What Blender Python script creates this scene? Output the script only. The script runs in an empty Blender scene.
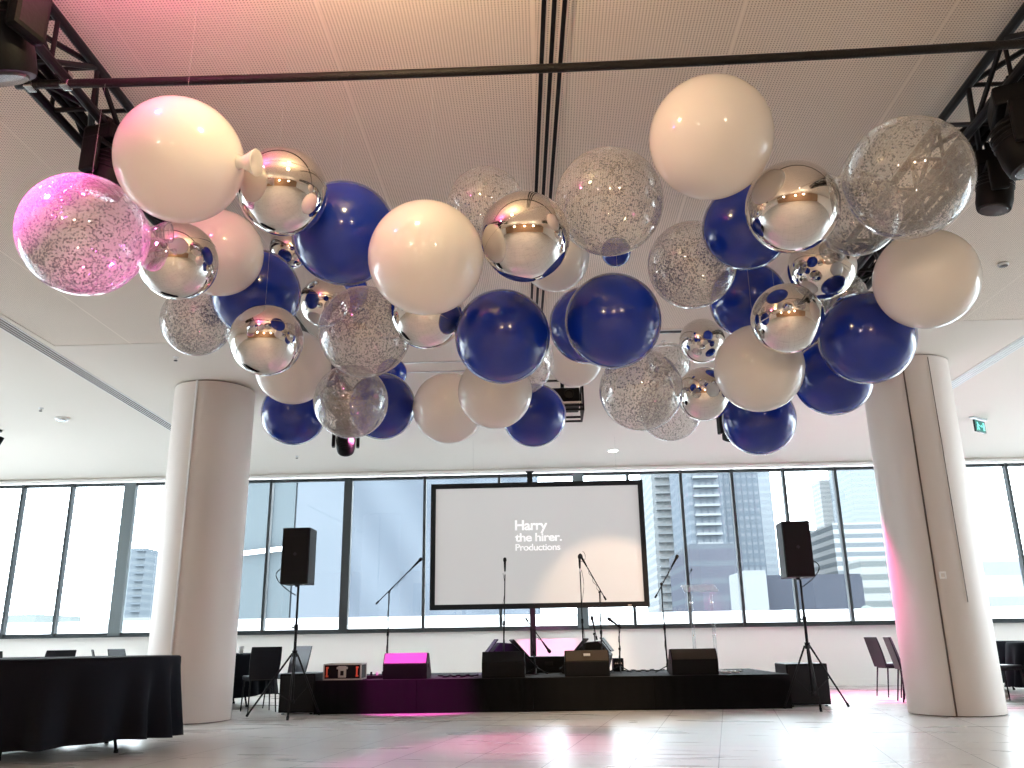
import bpy, bmesh, math, random
from mathutils import Vector, Matrix
random.seed(7)
PI = math.pi
COL = bpy.context.scene.collection
# ------------------------------------------------------------------ camera
CR = Vector((0.99911471, -0.0257562, -0.03326279))
CD = Vector((0.03927933, 0.28800736, 0.95682229))
CU = Vector((-0.01506418, -0.95728177, 0.28876408))
CH = 0.9
FPX = 851.1
ax = Vector((CR[0], CD[0], CU[0])); ay = -Vector((CR[1], CD[1], CU[1])); az = -Vector((CR[2], CD[2], CU[2]))
cam_d = bpy.data.cameras.new('camera'); cam = bpy.data.objects.new('camera', cam_d); COL.objects.link(cam)
cam.matrix_world = Matrix(((ax[0], ay[0], az[0], 0), (ax[1], ay[1], az[1], 0), (ax[2], ay[2], az[2], CH), (0, 0, 0, 1)))
cam_d.sensor_width = 36; cam_d.lens = FPX / 1024 * 36; cam_d.clip_end = 2500; cam_d.clip_start = .05
bpy.context.scene.camera = cam

def ray(px, py):
    v = Vector(((px - 512) / FPX, (py - 384) / FPX, 1))
    return Vector((v.dot(CR), v.dot(CD), v.dot(CU)))
def atY(px, py, Y):
    r = ray(px, py); t = Y / r[1]; return Vector((r[0] * t, Y, r[2] * t + CH))
def atZ(px, py, Z):
    r = ray(px, py); t = (Z - CH) / r[2]; return Vector((r[0] * t, r[1] * t, Z))

# ------------------------------------------------------------------ materials
MATS = {}
def mat(name, col, rough=.5, metal=0., emit=None, es=0., coat=0., spec=.5, trans=0., bump=None):
    m = bpy.data.materials.new(name); m.use_nodes = True; nt = m.node_tree
    b = nt.nodes['Principled BSDF']
    b.inputs['Base Color'].default_value = (*col, 1); b.inputs['Roughness'].default_value = rough
    b.inputs['Metallic'].default_value = metal; b.inputs['Coat Weight'].default_value = coat
    b.inputs['Specular IOR Level'].default_value = spec
    b.inputs['Transmission Weight'].default_value = trans
    if emit: b.inputs['Emission Color'].default_value = (*emit, 1); b.inputs['Emission Strength'].default_value = es
    if bump:
        n = nt.nodes.new('ShaderNodeTexNoise'); n.inputs['Scale'].default_value = bump[0]
        tc = nt.nodes.new('ShaderNodeTexCoord'); nt.links.new(tc.outputs['Object'], n.inputs['Vector'])
        bp = nt.nodes.new('ShaderNodeBump'); bp.inputs['Strength'].default_value = bump[1]; bp.inputs['Distance'].default_value = .01
        nt.links.new(n.outputs['Fac'], bp.inputs['Height']); nt.links.new(bp.outputs['Normal'], b.inputs['Normal'])
    MATS[name] = m; return m
def nodes(m): return m.node_tree, m.node_tree.nodes['Principled BSDF']
def mth(nt, op, a, b=None, c=None):
    n = nt.nodes.new('ShaderNodeMath'); n.operation = op
    for i, v in enumerate((a, b, c)):
        if v is None: continue
        if isinstance(v, (int, float)): n.inputs[i].default_value = v
        else: nt.links.new(v, n.inputs[i])
    return n.outputs[0]

BLK = mat('black_plastic', (.005, .005, .006), .5, spec=.13, bump=(60, .1))
BLKG = mat('black_gloss', (.01, .01, .012), .2)
BLKM = mat('black_metal', (.005, .005, .006), .5, spec=.22)
STEEL = mat('bright_steel', (.6, .6, .6), .25, metal=1)
GRILL = mat('speaker_grille', (.007, .007, .008), .6, spec=.2, bump=(400, .3))
CLOTHB = mat('black_tablecloth', (.006, .007, .011), .9, spec=.15, bump=(30, .1))
STAGEF = mat('stage_skirt_fabric', (.010, .010, .011), .9, spec=.12, bump=(80, .2))
STAGET = mat('stage_carpet', (.02, .02, .021), .9, spec=.2, bump=(120, .3))
LEATH = mat('black_leather', (.007, .008, .012), .4, spec=.3, bump=(40, .1))
LEATHG = mat('slate_leather', (.05, .06, .075), .4, bump=(40, .1))
WHITEP = mat('white_plaster', (.88, .86, .83), .75, bump=(8, .03))
CEILW = mat('ceiling_paint', (.70, .645, .58), .8, bump=(5, .02))
COLM = mat('column_plaster', (.56, .50, .46), .5, bump=(6, .05))
GROOVE = mat('groove_shadow_gap', (.13, .10, .085), .8)
FRAMEM = mat('window_frame_metal', (.045, .055, .06), .4, metal=.3)
FRAMEG = mat('grey_window_post', (.13, .16, .17), .5)
SKIN = mat('screen_border_velvet', (.008, .008, .009), .9)
TEXT = mat('projected_lettering', (.8, .8, .8), .9, emit=(1, 1, 1), es=.26)
ACRYL = None
BLUEB = mat('blue_latex', (.003, .025, .29), .16, coat=.2, spec=.5)
WHITEC = mat('white_ceramic', (.75, .75, .74), .3)
ORANGE = mat('orange_plastic', (.8, .12, .04), .5)
ALU = mat('brushed_aluminium', (.5, .5, .5), .35, metal=1)
SCREENM = mat('projection_screen_fabric', (.50, .50, .49), .9, emit=(1, 1, 1), es=.13)  # faint emission stands for the projector's light on the fabric
CHROME = mat('mirror_foil', (.74, .72, .70), .035, metal=1)
FLAKE = mat('silver_confetti', (.11, .11, .12), .3, metal=.9)
NYLON = mat('nylon_line', (.5, .5, .48), .4)
GREEN = mat('exit_sign_face', (.0, .09, .07), .4, emit=(.0, .5, .38), es=.06)
GREENL = mat('exit_sign_symbol', (.2, .8, .7), .4, emit=(.2, 1, .85), es=.2)
LAMPW = mat('lit_lamp_disc', (1, .9, .8), .5, emit=(1, .95, .85), es=4)
LAMPOFF = mat('grey_lens', (.05, .05, .06), .15)
WARMW = mat('warm_timber_wall', (.42, .25, .14), .6, bump=(3, .05))
PINKLENS = mat('magenta_lamp_lens', (.8, .1, .6), .2, emit=(1, .1, .7), es=6)
WHITEPL = mat('white_plastic', (.7, .7, .7), .4)

# white latex: slightly see-through skin
m = WLATEX = mat('white_latex', (.84, .83, .80), .17, coat=.3)
nt, b = nodes(m); tr = nt.nodes.new('ShaderNodeBsdfTranslucent'); tr.inputs[0].default_value = (.85, .8, .74, 1)
mx = nt.nodes.new('ShaderNodeMixShader'); mx.inputs[0].default_value = .28
nt.links.new(b.outputs[0], mx.inputs[1]); nt.links.new(tr.outputs[0], mx.inputs[2])
nt.links.new(mx.outputs[0], nt.nodes['Material Output'].inputs[0])

# clear latex
m = CLEAR = mat('clear_latex', (.82, .82, .80), .12, spec=1.0)
nt, b = nodes(m); tp = nt.nodes.new('ShaderNodeBsdfTransparent'); tp.inputs[0].default_value = (.97, .97, .96, 1)
lw = nt.nodes.new('ShaderNodeLayerWeight'); lw.inputs[0].default_value = .5
f3 = mth(nt, 'POWER', lw.outputs['Facing'], 3.5)
fac = mth(nt, 'MULTIPLY_ADD', f3, .68, .25)
gl = nt.nodes.new('ShaderNodeBsdfGlossy'); gl.inputs['Roughness'].default_value = .06
mg = nt.nodes.new('ShaderNodeMixShader'); mg.inputs[0].default_value = .45
nt.links.new(b.outputs[0], mg.inputs[1]); nt.links.new(gl.outputs[0], mg.inputs[2])
mx = nt.nodes.new('ShaderNodeMixShader'); nt.links.new(fac, mx.inputs[0])
nt.links.new(tp.outputs[0], mx.inputs[1]); nt.links.new(mg.outputs[0], mx.inputs[2])
nt.links.new(mx.outputs[0], nt.nodes['Material Output'].inputs[0])

m = ACRYL = mat('clear_acrylic', (.9, .93, .94), .05)
nt, b = nodes(m); tp = nt.nodes.new('ShaderNodeBsdfTransparent'); tp.inputs[0].default_value = (.93, .95, .96, 1)
lw = nt.nodes.new('ShaderNodeLayerWeight'); lw.inputs[0].default_value = .4
mx = nt.nodes.new('ShaderNodeMixShader'); nt.links.new(mth(nt, 'MULTIPLY_ADD', lw.outputs['Facing'], .35, .03), mx.inputs[0])
nt.links.new(tp.outputs[0], mx.inputs[1]); nt.links.new(b.outputs[0], mx.inputs[2])
nt.links.new(mx.outputs[0], nt.nodes['Material Output'].inputs[0])

# window glass (thin)
m = GLASS = mat('window_glass', (.9, .95, .95), .02)
nt, b = nodes(m); tp = nt.nodes.new('ShaderNodeBsdfTransparent'); tp.inputs[0].default_value = (.93, .96, .97, 1)
gl = nt.nodes.new('ShaderNodeBsdfGlossy'); gl.inputs['Roughness'].default_value = .02
fr = nt.nodes.new('ShaderNodeFresnel'); fr.inputs[0].default_value = 1.45
mx = nt.nodes.new('ShaderNodeMixShader'); nt.links.new(fr.outputs[0], mx.inputs[0])
nt.links.new(tp.outputs[0], mx.inputs[1]); nt.links.new(gl.outputs[0], mx.inputs[2])
nt.links.new(mx.outputs[0], nt.nodes['Material Output'].inputs[0])

# perforated ceiling panel
m = PERF = mat('perforated_panel', (.72, .64, .56), .75)
nt, b = nodes(m); tc = nt.nodes.new('ShaderNodeTexCoord'); sp = nt.nodes.new('ShaderNodeSeparateXYZ')
nt.links.new(tc.outputs['Object'], sp.inputs[0])
P_ = .019
fx = mth(nt, 'SUBTRACT', mth(nt, 'FRACT', mth(nt, 'DIVIDE', sp.outputs[0], P_)), .5)
fy = mth(nt, 'SUBTRACT', mth(nt, 'FRACT', mth(nt, 'DIVIDE', sp.outputs[1], P_)), .5)
d2 = mth(nt, 'ADD', mth(nt, 'MULTIPLY', fx, fx), mth(nt, 'MULTIPLY', fy, fy))
hole = mth(nt, 'LESS_THAN', d2, .05)
jx = mth(nt, 'LESS_THAN', mth(nt, 'FRACT', mth(nt, 'DIVIDE', sp.outputs[0], 1.2)), .012)
cm = nt.nodes.new('ShaderNodeMix'); cm.data_type = 'RGBA'; nt.links.new(hole, cm.inputs['Factor'])
cm.inputs['A'].default_value = (.76, .675, .585, 1); cm.inputs['B'].default_value = (.22, .18, .14, 1)
cm2 = nt.nodes.new('ShaderNodeMix'); cm2.data_type = 'RGBA'; nt.links.new(jx, cm2.inputs['Factor'])
nt.links.new(cm.outputs['Result'], cm2.inputs['A']); cm2.inputs['B'].default_value = (.79, .71, .62, 1)
nt.links.new(cm2.outputs['Result'], b.inputs['Base Color'])

# floor tiles
m = FLOORM = mat('polished_floor_tiles', (.6, .58, .55), .16, spec=.32)
nt, b = nodes(m); tc = nt.nodes.new('ShaderNodeTexCoord'); mp = nt.nodes.new('ShaderNodeMapping')
nt.links.new(tc.outputs['Object'], mp.inputs[0]); mp.inputs['Rotation'].default_value = (0, 0, .20)
sp = nt.nodes.new('ShaderNodeSeparateXYZ'); nt.links.new(mp.outputs[0], sp.inputs[0])
def line(coord, pitch, off, w):
    f = mth(nt, 'FRACT', mth(nt, 'DIVIDE', mth(nt, 'ADD', coord, off), pitch))
    return mth(nt, 'LESS_THAN', f, w / pitch)
FX0, FY0 = .635 * 20 - .485 + 0.003, 1.27 * 20 - .55
l1 = line(sp.outputs[0], .635, FX0, .009); l2 = line(sp.outputs[1], 1.27, FY0, .009)
ln = mth(nt, 'MAXIMUM', l1, l2)
ns = nt.nodes.new('ShaderNodeTexNoise'); ns.inputs['Scale'].default_value = 1.3; ns.inputs['Detail'].default_value = 6; ns.inputs['Distortion'].default_value = 1.2
mp2 = nt.nodes.new('ShaderNodeMapping'); nt.links.new(mp.outputs[0], mp2.inputs[0]); mp2.inputs['Scale'].default_value = (.5, 2.0, 1)
nt.links.new(mp2.outputs[0], ns.inputs['Vector'])
cr = nt.nodes.new('ShaderNodeValToRGB'); nt.links.new(ns.outputs['Fac'], cr.inputs[0])
cr.color_ramp.elements[0].position = .3; cr.color_ramp.elements[0].color = (.60, .58, .56, 1)
cr.color_ramp.elements[1].position = .68; cr.color_ramp.elements[1].color = (.67, .65, .62, 1)
cm = nt.nodes.new('ShaderNodeMix'); cm.data_type = 'RGBA'; nt.links.new(ln, cm.inputs['Factor'])
nt.links.new(cr.outputs[0], cm.inputs['A']); cm.inputs['B'].default_value = (.22, .20, .19, 1)
nt.links.new(cm.outputs['Result'], b.inputs['Base Color'])
rr = mth(nt, 'MULTIPLY_ADD', ns.outputs['Fac'], .06, .25); nt.links.new(rr, b.inputs['Roughness'])

def facade(name, base, band, fh, wf, vx=None, vcol=None, amt=.5):
    """stripes of floors (and optional vertical piers) in colours lightened for haze"""
    m = mat(name, base, 1.0, spec=0); nt, b = nodes(m)
    tc = nt.nodes.new('ShaderNodeTexCoord'); sp = nt.nodes.new('ShaderNodeSeparateXYZ'); nt.links.new(tc.outputs['Object'], sp.inputs[0])
    s = mth(nt, 'LESS_THAN', mth(nt, 'FRACT', mth(nt, 'DIVIDE', sp.outputs[2], fh)), wf)
    cm = nt.nodes.new('ShaderNodeMix'); cm.data_type = 'RGBA'; nt.links.new(s, cm.inputs['Factor'])
    cm.inputs['A'].default_value = (*base, 1); cm.inputs['B'].default_value = (*band, 1)
    out = cm.outputs['Result']
    if vx:
        v = mth(nt, 'LESS_THAN', mth(nt, 'FRACT', mth(nt, 'DIVIDE', mth(nt, 'ADD', sp.outputs[0], sp.outputs[1]), vx)), amt)
        c2 = nt.nodes.new('ShaderNodeMix'); c2.data_type = 'RGBA'; nt.links.new(v, c2.inputs['Factor'])
        nt.links.new(out, c2.inputs['A']); c2.inputs['B'].default_value = (*vcol, 1); out = c2.outputs['Result']
    nt.links.new(out, b.inputs['Base Color'])
    return m

# ------------------------------------------------------------------ mesh helpers
class MB:
    def __init__(s): s.bm = bmesh.new()
    def box(s, c, d, rot=None, taper=1.0, bev=0):
        r = bmesh.ops.create_cube(s.bm, size=1); vs = r['verts']
        for v in vs:
            k = taper if v.co.z > 0 else 1
            v.co = Vector((v.co.x * d[0] * k, v.co.y * d[1] * k, v.co.z * d[2]))
        if bev:
            es = list({e for v in vs for e in v.link_edges})
            g = bmesh.ops.bevel(s.bm, geom=es, offset=bev, segments=2, affect='EDGES', profile=.6)
            vs = list({v for f in g['faces'] for v in f.verts} | {v for v in vs if v.is_valid})
            # collect the whole island
            st = list(vs); seen = set(vs)
            while st:
                v = st.pop()
                for e in v.link_edges:
                    o = e.other_vert(v)
                    if o not in seen: seen.add(o); st.append(o)
            vs = list(seen)
        for v in vs:
            if rot is not None: v.co = rot @ v.co
            v.co += Vector(c)
        return s
    def tube(s, a, b, r, n=10, r2=None, cap=True):
        a, b = Vector(a), Vector(b); d = b - a; L = d.length
        if L < 1e-6: return s
        q = d.to_track_quat('Z', 'Y').to_matrix(); r2 = r if r2 is None else r2
        A = [s.bm.verts.new(a + q @ Vector((math.cos(2 * PI * i / n) * r, math.sin(2 * PI * i / n) * r, 0))) for i in range(n)]
        B = [s.bm.verts.new(b + q @ Vector((math.cos(2 * PI * i / n) * r2, math.sin(2 * PI * i / n) * r2, 0))) for i in range(n)]
        for i in range(n): s.bm.faces.new((A[i], A[(i + 1) % n], B[(i + 1) % n], B[i]))
        if cap: s.bm.faces.new(A[::-1]); s.bm.faces.new(B)
        return s
    def path(s, pts, r, n=6):
        pts = [Vector(p) for p in pts]; rings = []
        for i, p in enumerate(pts):
            d = (pts[min(i + 1, len(pts) - 1)] - pts[max(i - 1, 0)]).normalized()
            q = d.to_track_quat('Z', 'Y').to_matrix()
            rings.append([s.bm.verts.new(p + q @ Vector((math.cos(2 * PI * k / n) * r, math.sin(2 * PI * k / n) * r, 0))) for k in range(n)])
        for A, B in zip(rings, rings[1:]):
            for k in range(n): s.bm.faces.new((A[k], A[(k + 1) % n], B[(k + 1) % n], B[k]))
        s.bm.faces.new(rings[0][::-1]); s.bm.faces.new(rings[-1])
        return s
    def lathe(s, prof, n=32, c=(0, 0, 0), q=None, cap=True):
        c = Vector(c); rings = []
        for r, z in prof:
            ring = []
            for i in range(n):
                v = Vector((r * math.cos(2 * PI * i / n), r * math.sin(2 * PI * i / n), z))
                if q is not None: v = q @ v
                ring.append(s.bm.verts.new(v + c))
            rings.append(ring)
        for A, B in zip(rings, rings[1:]):
            for i in range(n): s.bm.faces.new((A[i], A[(i + 1) % n], B[(i + 1) % n], B[i]))
        if cap: s.bm.faces.new(rings[0][::-1]); s.bm.faces.new(rings[-1])
        return s
    def prism(s, poly, d, axis='X', c=(0, 0, 0), rot=None):
        """poly = 2D outline, extruded by d centred, along axis"""
        c = Vector(c)
        def mk(u, v, w):
            p = {'X': Vector((w, u, v)), 'Y': Vector((u, w, v)), 'Z': Vector((u, v, w))}[axis]
            if rot is not None: p = rot @ p
            return s.bm.verts.new(p + c)
        A = [mk(u, v, -d / 2) for u, v in poly]; B = [mk(u, v, d / 2) for u, v in poly]; n = len(poly)
        for i in range(n): s.bm.faces.new((A[i], A[(i + 1) % n], B[(i + 1) % n], B[i]))
        s.bm.faces.new(A[::-1]); s.bm.faces.new(B)
        return s
    def build(s, name, m, parent=None, smooth=False, loc=None, bevel=0):
        bmesh.ops.recalc_face_normals(s.bm, faces=s.bm.faces[:])
        me = bpy.data.meshes.new(name); s.bm.to_mesh(me); s.bm.free()
        me.materials.append(m)
        if smooth:
            for p in me.polygons: p.use_smooth = True
        o = bpy.data.objects.new(name, me); COL.objects.link(o)
        if smooth == 'auto':
            pass
        if loc is not None: o.location = loc
        if parent is not None: o.parent = parent
        if bevel:
            md = o.modifiers.new('bevel', 'BEVEL'); md.width = bevel; md.segments = 2; md.limit_method = 'ANGLE'
        return o
def autosmooth(o, ang=35):
    me = o.data
    for p in me.polygons: p.use_smooth = True
    bm = bmesh.new(); bm.from_mesh(me)
    for e in bm.edges:
        if len(e.link_faces) == 2 and e.calc_face_angle(0) > math.radians(ang): e.smooth = False
    bm.to_mesh(me); bm.free(); return o
def RZ(a): return Matrix.Rotation(a, 3, 'Z')
def RX(a): return Matrix.Rotation(a, 3, 'X')
def RY(a): return Matrix.Rotation(a, 3, 'Y')
def tag(o, label=None, cat=None, group=None, kind=None):
    if label: o['label'] = label
    if cat: o['category'] = cat
    if group: o['group'] = group
    if kind: o['kind'] = kind
    return o
def thing(name, label, cat, loc=(0, 0, 0), rz=0, group=None):
    o = bpy.data.objects.new(name, None); COL.objects.link(o); o.empty_display_size = .05
    o.location = loc; o.rotation_euler = (0, 0, rz); return tag(o, label, cat, group)
def dup(root, loc, rz, label, group=None):
    def cp(o, par):
        c = o.copy(); COL.objects.link(c); c.parent = par
        for ch in list(o.children): cp(ch, c)
        return c
    r = cp(root, None); r.location = loc; r.rotation_euler = (0, 0, rz); r['label'] = label
    if group: r['group'] = group
    return r
def S(o): o['kind'] = 'structure'; return o

# ------------------------------------------------------------------ room shell
YW = 17.36; XL, XR, YB = -13.0, 13.0, -8.0; ZC = 4.3; SILL = 1.10; HEAD = 4.20
bm_ = MB().box((0, (YW + YB) / 2, -.1), (XR - XL + .6, YW - YB + .6, .2)); S(bm_.build('floor', FLOORM))
S(MB().box((0, (YW + YB) / 2, ZC + .15), (XR - XL + .6, YW - YB + .6, .2)).build('ceiling', CEILW, loc=(0, 0, 0)))
# ceiling skin 5 cm deep, with perforated fields let in
PX, PYF = 5.7, 9.25
S(MB().box((0, (PYF + YW) / 2, ZC + .025), (XR - XL, YW - PYF, .05)).build('ceiling', CEILW))
S(MB().box(((XL - PX) / 2, (PYF + YB) / 2, ZC + .025), (-PX - XL, PYF - YB, .05)).build('ceiling', CEILW))
S(MB().box(((XR + PX) / 2, (PYF + YB) / 2, ZC + .025), (XR - PX, PYF - YB, .05)).build('ceiling', CEILW))
S(MB().box((0, (PYF + YB) / 2, ZC + .03), (2 * PX, PYF - YB, .045)).build('ceiling', PERF))
# far wall: sill, head; side walls
S(MB().box((0, YW + .15, SILL / 2), (XR - XL, .3, SILL)).build('wall_back', WHITEP))
S(MB().box((0, YW + .15, (HEAD + ZC + .05) / 2 + .02), (XR - XL, .3, ZC + .05 - HEAD - .04)).build('wall_back', WHITEP))
S(MB().box((0, YW - .03, HEAD + .045), (XR - XL, .10, .035)).build('trim_1', WHITEP))
S(MB().box((0, YW - .012, .05), (XR - XL, .024, .10)).build('baseboard_back', WHITEP))
for sx, nm in ((XL - .15, 'left'), (XR + .15, 'right')):
    w = MB()
    w.box((sx, (YW + YB) / 2, .15), (.3, YW - YB, .3)).box((sx, (YW + YB) / 2, 4.3), (.3, YW - YB, .2))
    for y in (11.5, 16.9): w.box((sx, y, 2.25), (.3, .5, 4.0))
    w.box((sx, (YB + 6.25) / 2, 2.25), (.3, 6.25 - YB, 4.0))
    S(w.build('wall_' + nm, WHITEP))
n_win = [20]
for sx in (XL - .15, XR + .15):
    ys = (6.0, 11.5, 16.9)
    for a, c in zip(ys, ys[1:]):
        n_win[0] += 1
        e = bpy.data.objects.new('window_%d' % n_win[0], None); COL.objects.link(e); e['kind'] = 'structure'
        e.location = (sx, (a + c) / 2, .3); L = c - a - .5
        fr = MB()
        for z in (.03, 3.87): fr.box((0, 0, z), (.08, L, .06))
        for k in range(5): fr.box((0, -L / 2 + .03 + k * (L - .06) / 4, 1.95), (.08, .06, 3.9))
        fr.build('window_frame', FRAMEM, e)
        MB().box((0, 0, 1.95), (.01, L, 3.8)).build('pane', GLASS, e)
# wall behind the photographer: warm timber with openings lit by pendant lamps
S(MB().box((0, YB - .15, 2.15), (XR - XL, .3, 4.3)).build('wall_front', WARMW))
# windows of the far wall
M_ = [-13, -11.98, -10.93, -9.88, (-8.64, .24), -7.2, -5.65, (-4.03, .17), -2.44, -.9, (.72, .22), 1.74, 2.82, 3.86, 4.91, 5.95, (6.95, .10), 8.0, 9.38, 10.4, 11.4, 12.2, 13]
def mx_(m): return m if isinstance(m, tuple) else (m, .055)
for i in range(len(M_) - 1):
    a, aw = mx_(M_[i]); c, cw = mx_(M_[i + 1])
    e = bpy.data.objects.new('window_%d' % (i + 1) if i < 20 else 'window_%d' % (i + 21), None); COL.objects.link(e); e['kind'] = 'structure'
    e.location = ((a + c) / 2, YW + .07, SILL); L = c - a; Hh = HEAD - SILL
    fr = MB()
    fr.box((0, 0, .035), (L, .09, .07)).box((0, 0, Hh - .03), (L, .09, .06))
    fr.build('window_frame', FRAMEM, e)
    # the post at the window's right side
    if i < len(M_) - 2:
        MB().box((L / 2, -.01, Hh / 2), (cw, .13, Hh)).build('window_post', FRAMEG if cw > .2 else FRAMEM, e)
    MB().box((0, .02, Hh / 2), (L, .008, Hh - .1)).build('pane', GLASS, e)
S(MB().box((7.02, YW - .06, .55), (.09, .12, 1.1)).build('trim_2', FRAMEM))
S(MB().box((0, YW - .04, SILL + .0), (XR - XL, .16, .03)).build('trim_3', FRAMEM))

# ------------------------------------------------------------------ slot diffusers in the ceiling
SROT = math.radians(1.9)
def slot(label, x0, y0, y1, lines, gap, w, frame_m, line_m, rz):
    L = y1 - y0; t = thing('slot_diffuser', label, 'air vent', (x0, (y0 + y1) / 2, ZC), rz)
    W = (lines - 1) * gap + w + .05
    MB().box((0, 0, -.001), (W, L, .008)).build('frame', frame_m, t)
    for k in range(lines):
        MB().box(((k - (lines - 1) / 2) * gap, 0, -.007), (w, L - .04, .006)).build('slot', line_m, t)
    return t
slot('black triple slot diffuser running down the middle of the perforated ceiling', .065, 3.0, 9.1, 3, .058, .026, PERF, BLK, SROT)
bpy.data.objects['slot_diffuser'].location.x = .062
slot('white ceiling slot diffuser with thin dark lines left of the balloons', -5.9, 6.2, 13.4, 4, .042, .014, WHITEPL, GROOVE, SROT)
slot('white ceiling slot diffuser with thin lines beside the right column', 5.88, 7.5, 13.0, 4, .046, .010, WHITEPL, ALU, .0)
slot('short black slot crossing the ceiling behind the blue balloons', 1.62, 8.95, 9.55, 1, .05, .07, WHITEPL, BLK, 0)
o = bpy.data.objects['slot_diffuser.003']; o.rotation_euler.z = PI / 2; o.location = (1.55, 9.32, ZC)
for i, (y, x0, x1) in enumerate(((9.8, 1.0, 2.2), (10.2, -1.9, -.8), (10.6, -1.9, -.8))):
    S(MB().box(((x0 + x1) / 2, y, ZC - .006), (x1 - x0, .03, .014)).build('trim_%d' % (4 + i), ALU))

# ------------------------------------------------------------------ columns
def column(cx, cy, seam_ang, seam2, label, plate=None, bright=False):
    t = thing('column', label, 'column', (cx, cy, 0)); R = .525; N = 72
    def arc(a0, a1, R_, off, nm):
        bm = MB(); b = bm.bm; n = 40
        out = []; 
        pts = [(math.cos(a0 + (a1 - a0) * i / n) * R_ + off[0], math.sin(a0 + (a1 - a0) * i / n) * R_ + off[1]) for i in range(n + 1)]
        pts.append((off[0] * .2, off[1] * .2))
        H0, H1 = .012, ZC - .02
        lo = [b.verts.new((x, y, H0)) for x, y in pts]; hi = [b.verts.new((x, y, H1)) for x, y in pts]
        k = len(pts)
        for i in range(k): b.faces.new((lo[i], lo[(i + 1) % k], hi[(i + 1) % k], hi[i]))
        b.faces.new(lo[::-1]); b.faces.new(hi)
        return autosmooth(bm.build(nm, COLM, t), 20)
    # two curved cladding shells meeting at a seam
    g = .004
    arc(seam_ang + g, seam_ang + PI - g, R, (.010 * math.cos(seam_ang + PI / 2), .010 * math.sin(seam_ang + PI / 2)), 'cladding_shell')
    arc(seam_ang + PI + g, seam_ang + 2 * PI - g, R - .006, (-.006 * math.cos(seam_ang + PI / 2), -.006 * math.sin(seam_ang + PI / 2)), 'cladding_shell')
    MB().lathe([(R - .03, .0), (R - .03, ZC)], 48).build('core', GROOVE, t, smooth=False)
    a = seam_ang
    MB().box(((R + .004) * math.cos(a), (R + .004) * math.sin(a), ZC / 2), (.020, .022 if bright else .012, ZC - .03), RZ(a)).build('seam_strip', WHITEPL if bright else GROOVE, t)  # left column: white strip paints the lamp reflection along the seam edge
    if seam2 is not None:
        MB().box(((R + .015) * math.cos(seam2), (R + .015) * math.sin(seam2), 2.75), (.008, .006, 3.0), RZ(seam2)).build('panel_joint', GROOVE, t)
    if plate is not None:
        bm = MB().box(((R + .012) * math.cos(plate[0]), (R + .012) * math.sin(plate[0]), plate[1]), (.012, .075, .085), RZ(plate[0]), bev=.003)
        p = bm.build('switch_plate', WHITEPL, t)
        MB().box(((R + .02) * math.cos(plate[0]), (R + .02) * math.sin(plate[0]), plate[1]), (.006, .04, .045), RZ(plate[0])).build('switch_insert', ALU, p)
    return t
column(-4.52, 11.2, math.radians(-95), None, 'round pale column on the left beside the draped table', bright=True)
column(4.80, 10.92, math.radians(-114), math.radians(-80), 'round pale column on the right beside the clustered chairs', plate=(math.radians(-105), 1.56))

# ------------------------------------------------------------------ ceiling fittings
def ceil_disc(px, py, r, label, name, cat, m, z=.02):
    p = atZ(px, py, ZC); t = thing(name, label, cat, (p.x, p.y, ZC))
    MB().lathe([(r, 0), (r, -z * .5), (r * .85, -z)], 24).build('rim', WHITEPL, t, smooth=False)
    MB().lathe([(r * .8, -z * .6), (r * .78, -z - .004)], 24).build('lens', m, t)
ceil_disc(613, 450, .11, 'lit round downlight in the white ceiling above the screen', 'downlight', 'ceiling light', LAMPW)
ceil_disc(62, 418, .10, 'round white detector on the ceiling at far left', 'smoke_detector', 'smoke detector', LAMPOFF, .04)
ceil_disc(1003, 264, .05, 'small round sensor on the ceiling at far right', 'ceiling_sensor', 'sensor', LAMPOFF, .02)
for (px, py, lab) in ((176, 357, 'small sprinkler head on the ceiling just in front of the left column'), (41, 408, 'small sprinkler head beside the round ceiling detector'), (297, 456, 'small sprinkler head on the ceiling above the left speaker')):
    p = atZ(px, py, ZC); t = thing('sprinkler', lab, 'sprinkler', (p.x, p.y, ZC))
    MB().lathe([(.035, 0), (.03, -.01), (.012, -.012), (.010, -.04)], 16).build('escutcheon', WHITEPL, t)
    MB().lathe([(.022, -.045), (.024, -.05)], 12).build('deflector', BLKM, t)
# exit sign
p = atZ(978, 418, ZC); t = thing('exit_sign', 'small green running man exit sign hanging from the ceiling at right', 'exit sign', (p.x, p.y, ZC), math.radians(38))
MB().box((0, 0, -.012), (.42, .09, .024)).build('bracket', ALU, t)
bx = MB().box((0, 0, -.145), (.34, .03, .2), bev=.004).build('sign_box', BLKG, t)
MB().box((-.02, -.018, -.145), (.29, .006, .18)).build('face', GREEN, t)
sy = MB()
sy.box((-.10, -.023, -.10), (.03, .004, .03)).box((-.095, -.023, -.145), (.035, .004, .06), RY(.3)).box((-.115, -.023, -.195), (.02, .004, .06), RY(.5)).box((-.07, -.023, -.19), (.02, .004, .06), RY(-.6)).box((-.06, -.023, -.13), (.05, .004, .015), RY(.5))
sy.box((.0, -.023, -.145), (.055, .004, .012)).prism([(.02, -.115), (.055, -.145), (.02, -.175)], .004, 'Y', (0, -.023, 0))
sy.box((.095, -.023, -.145), (.05, .004, .13))
sy.build('running_man_symbol', GREENL, t)

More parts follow.
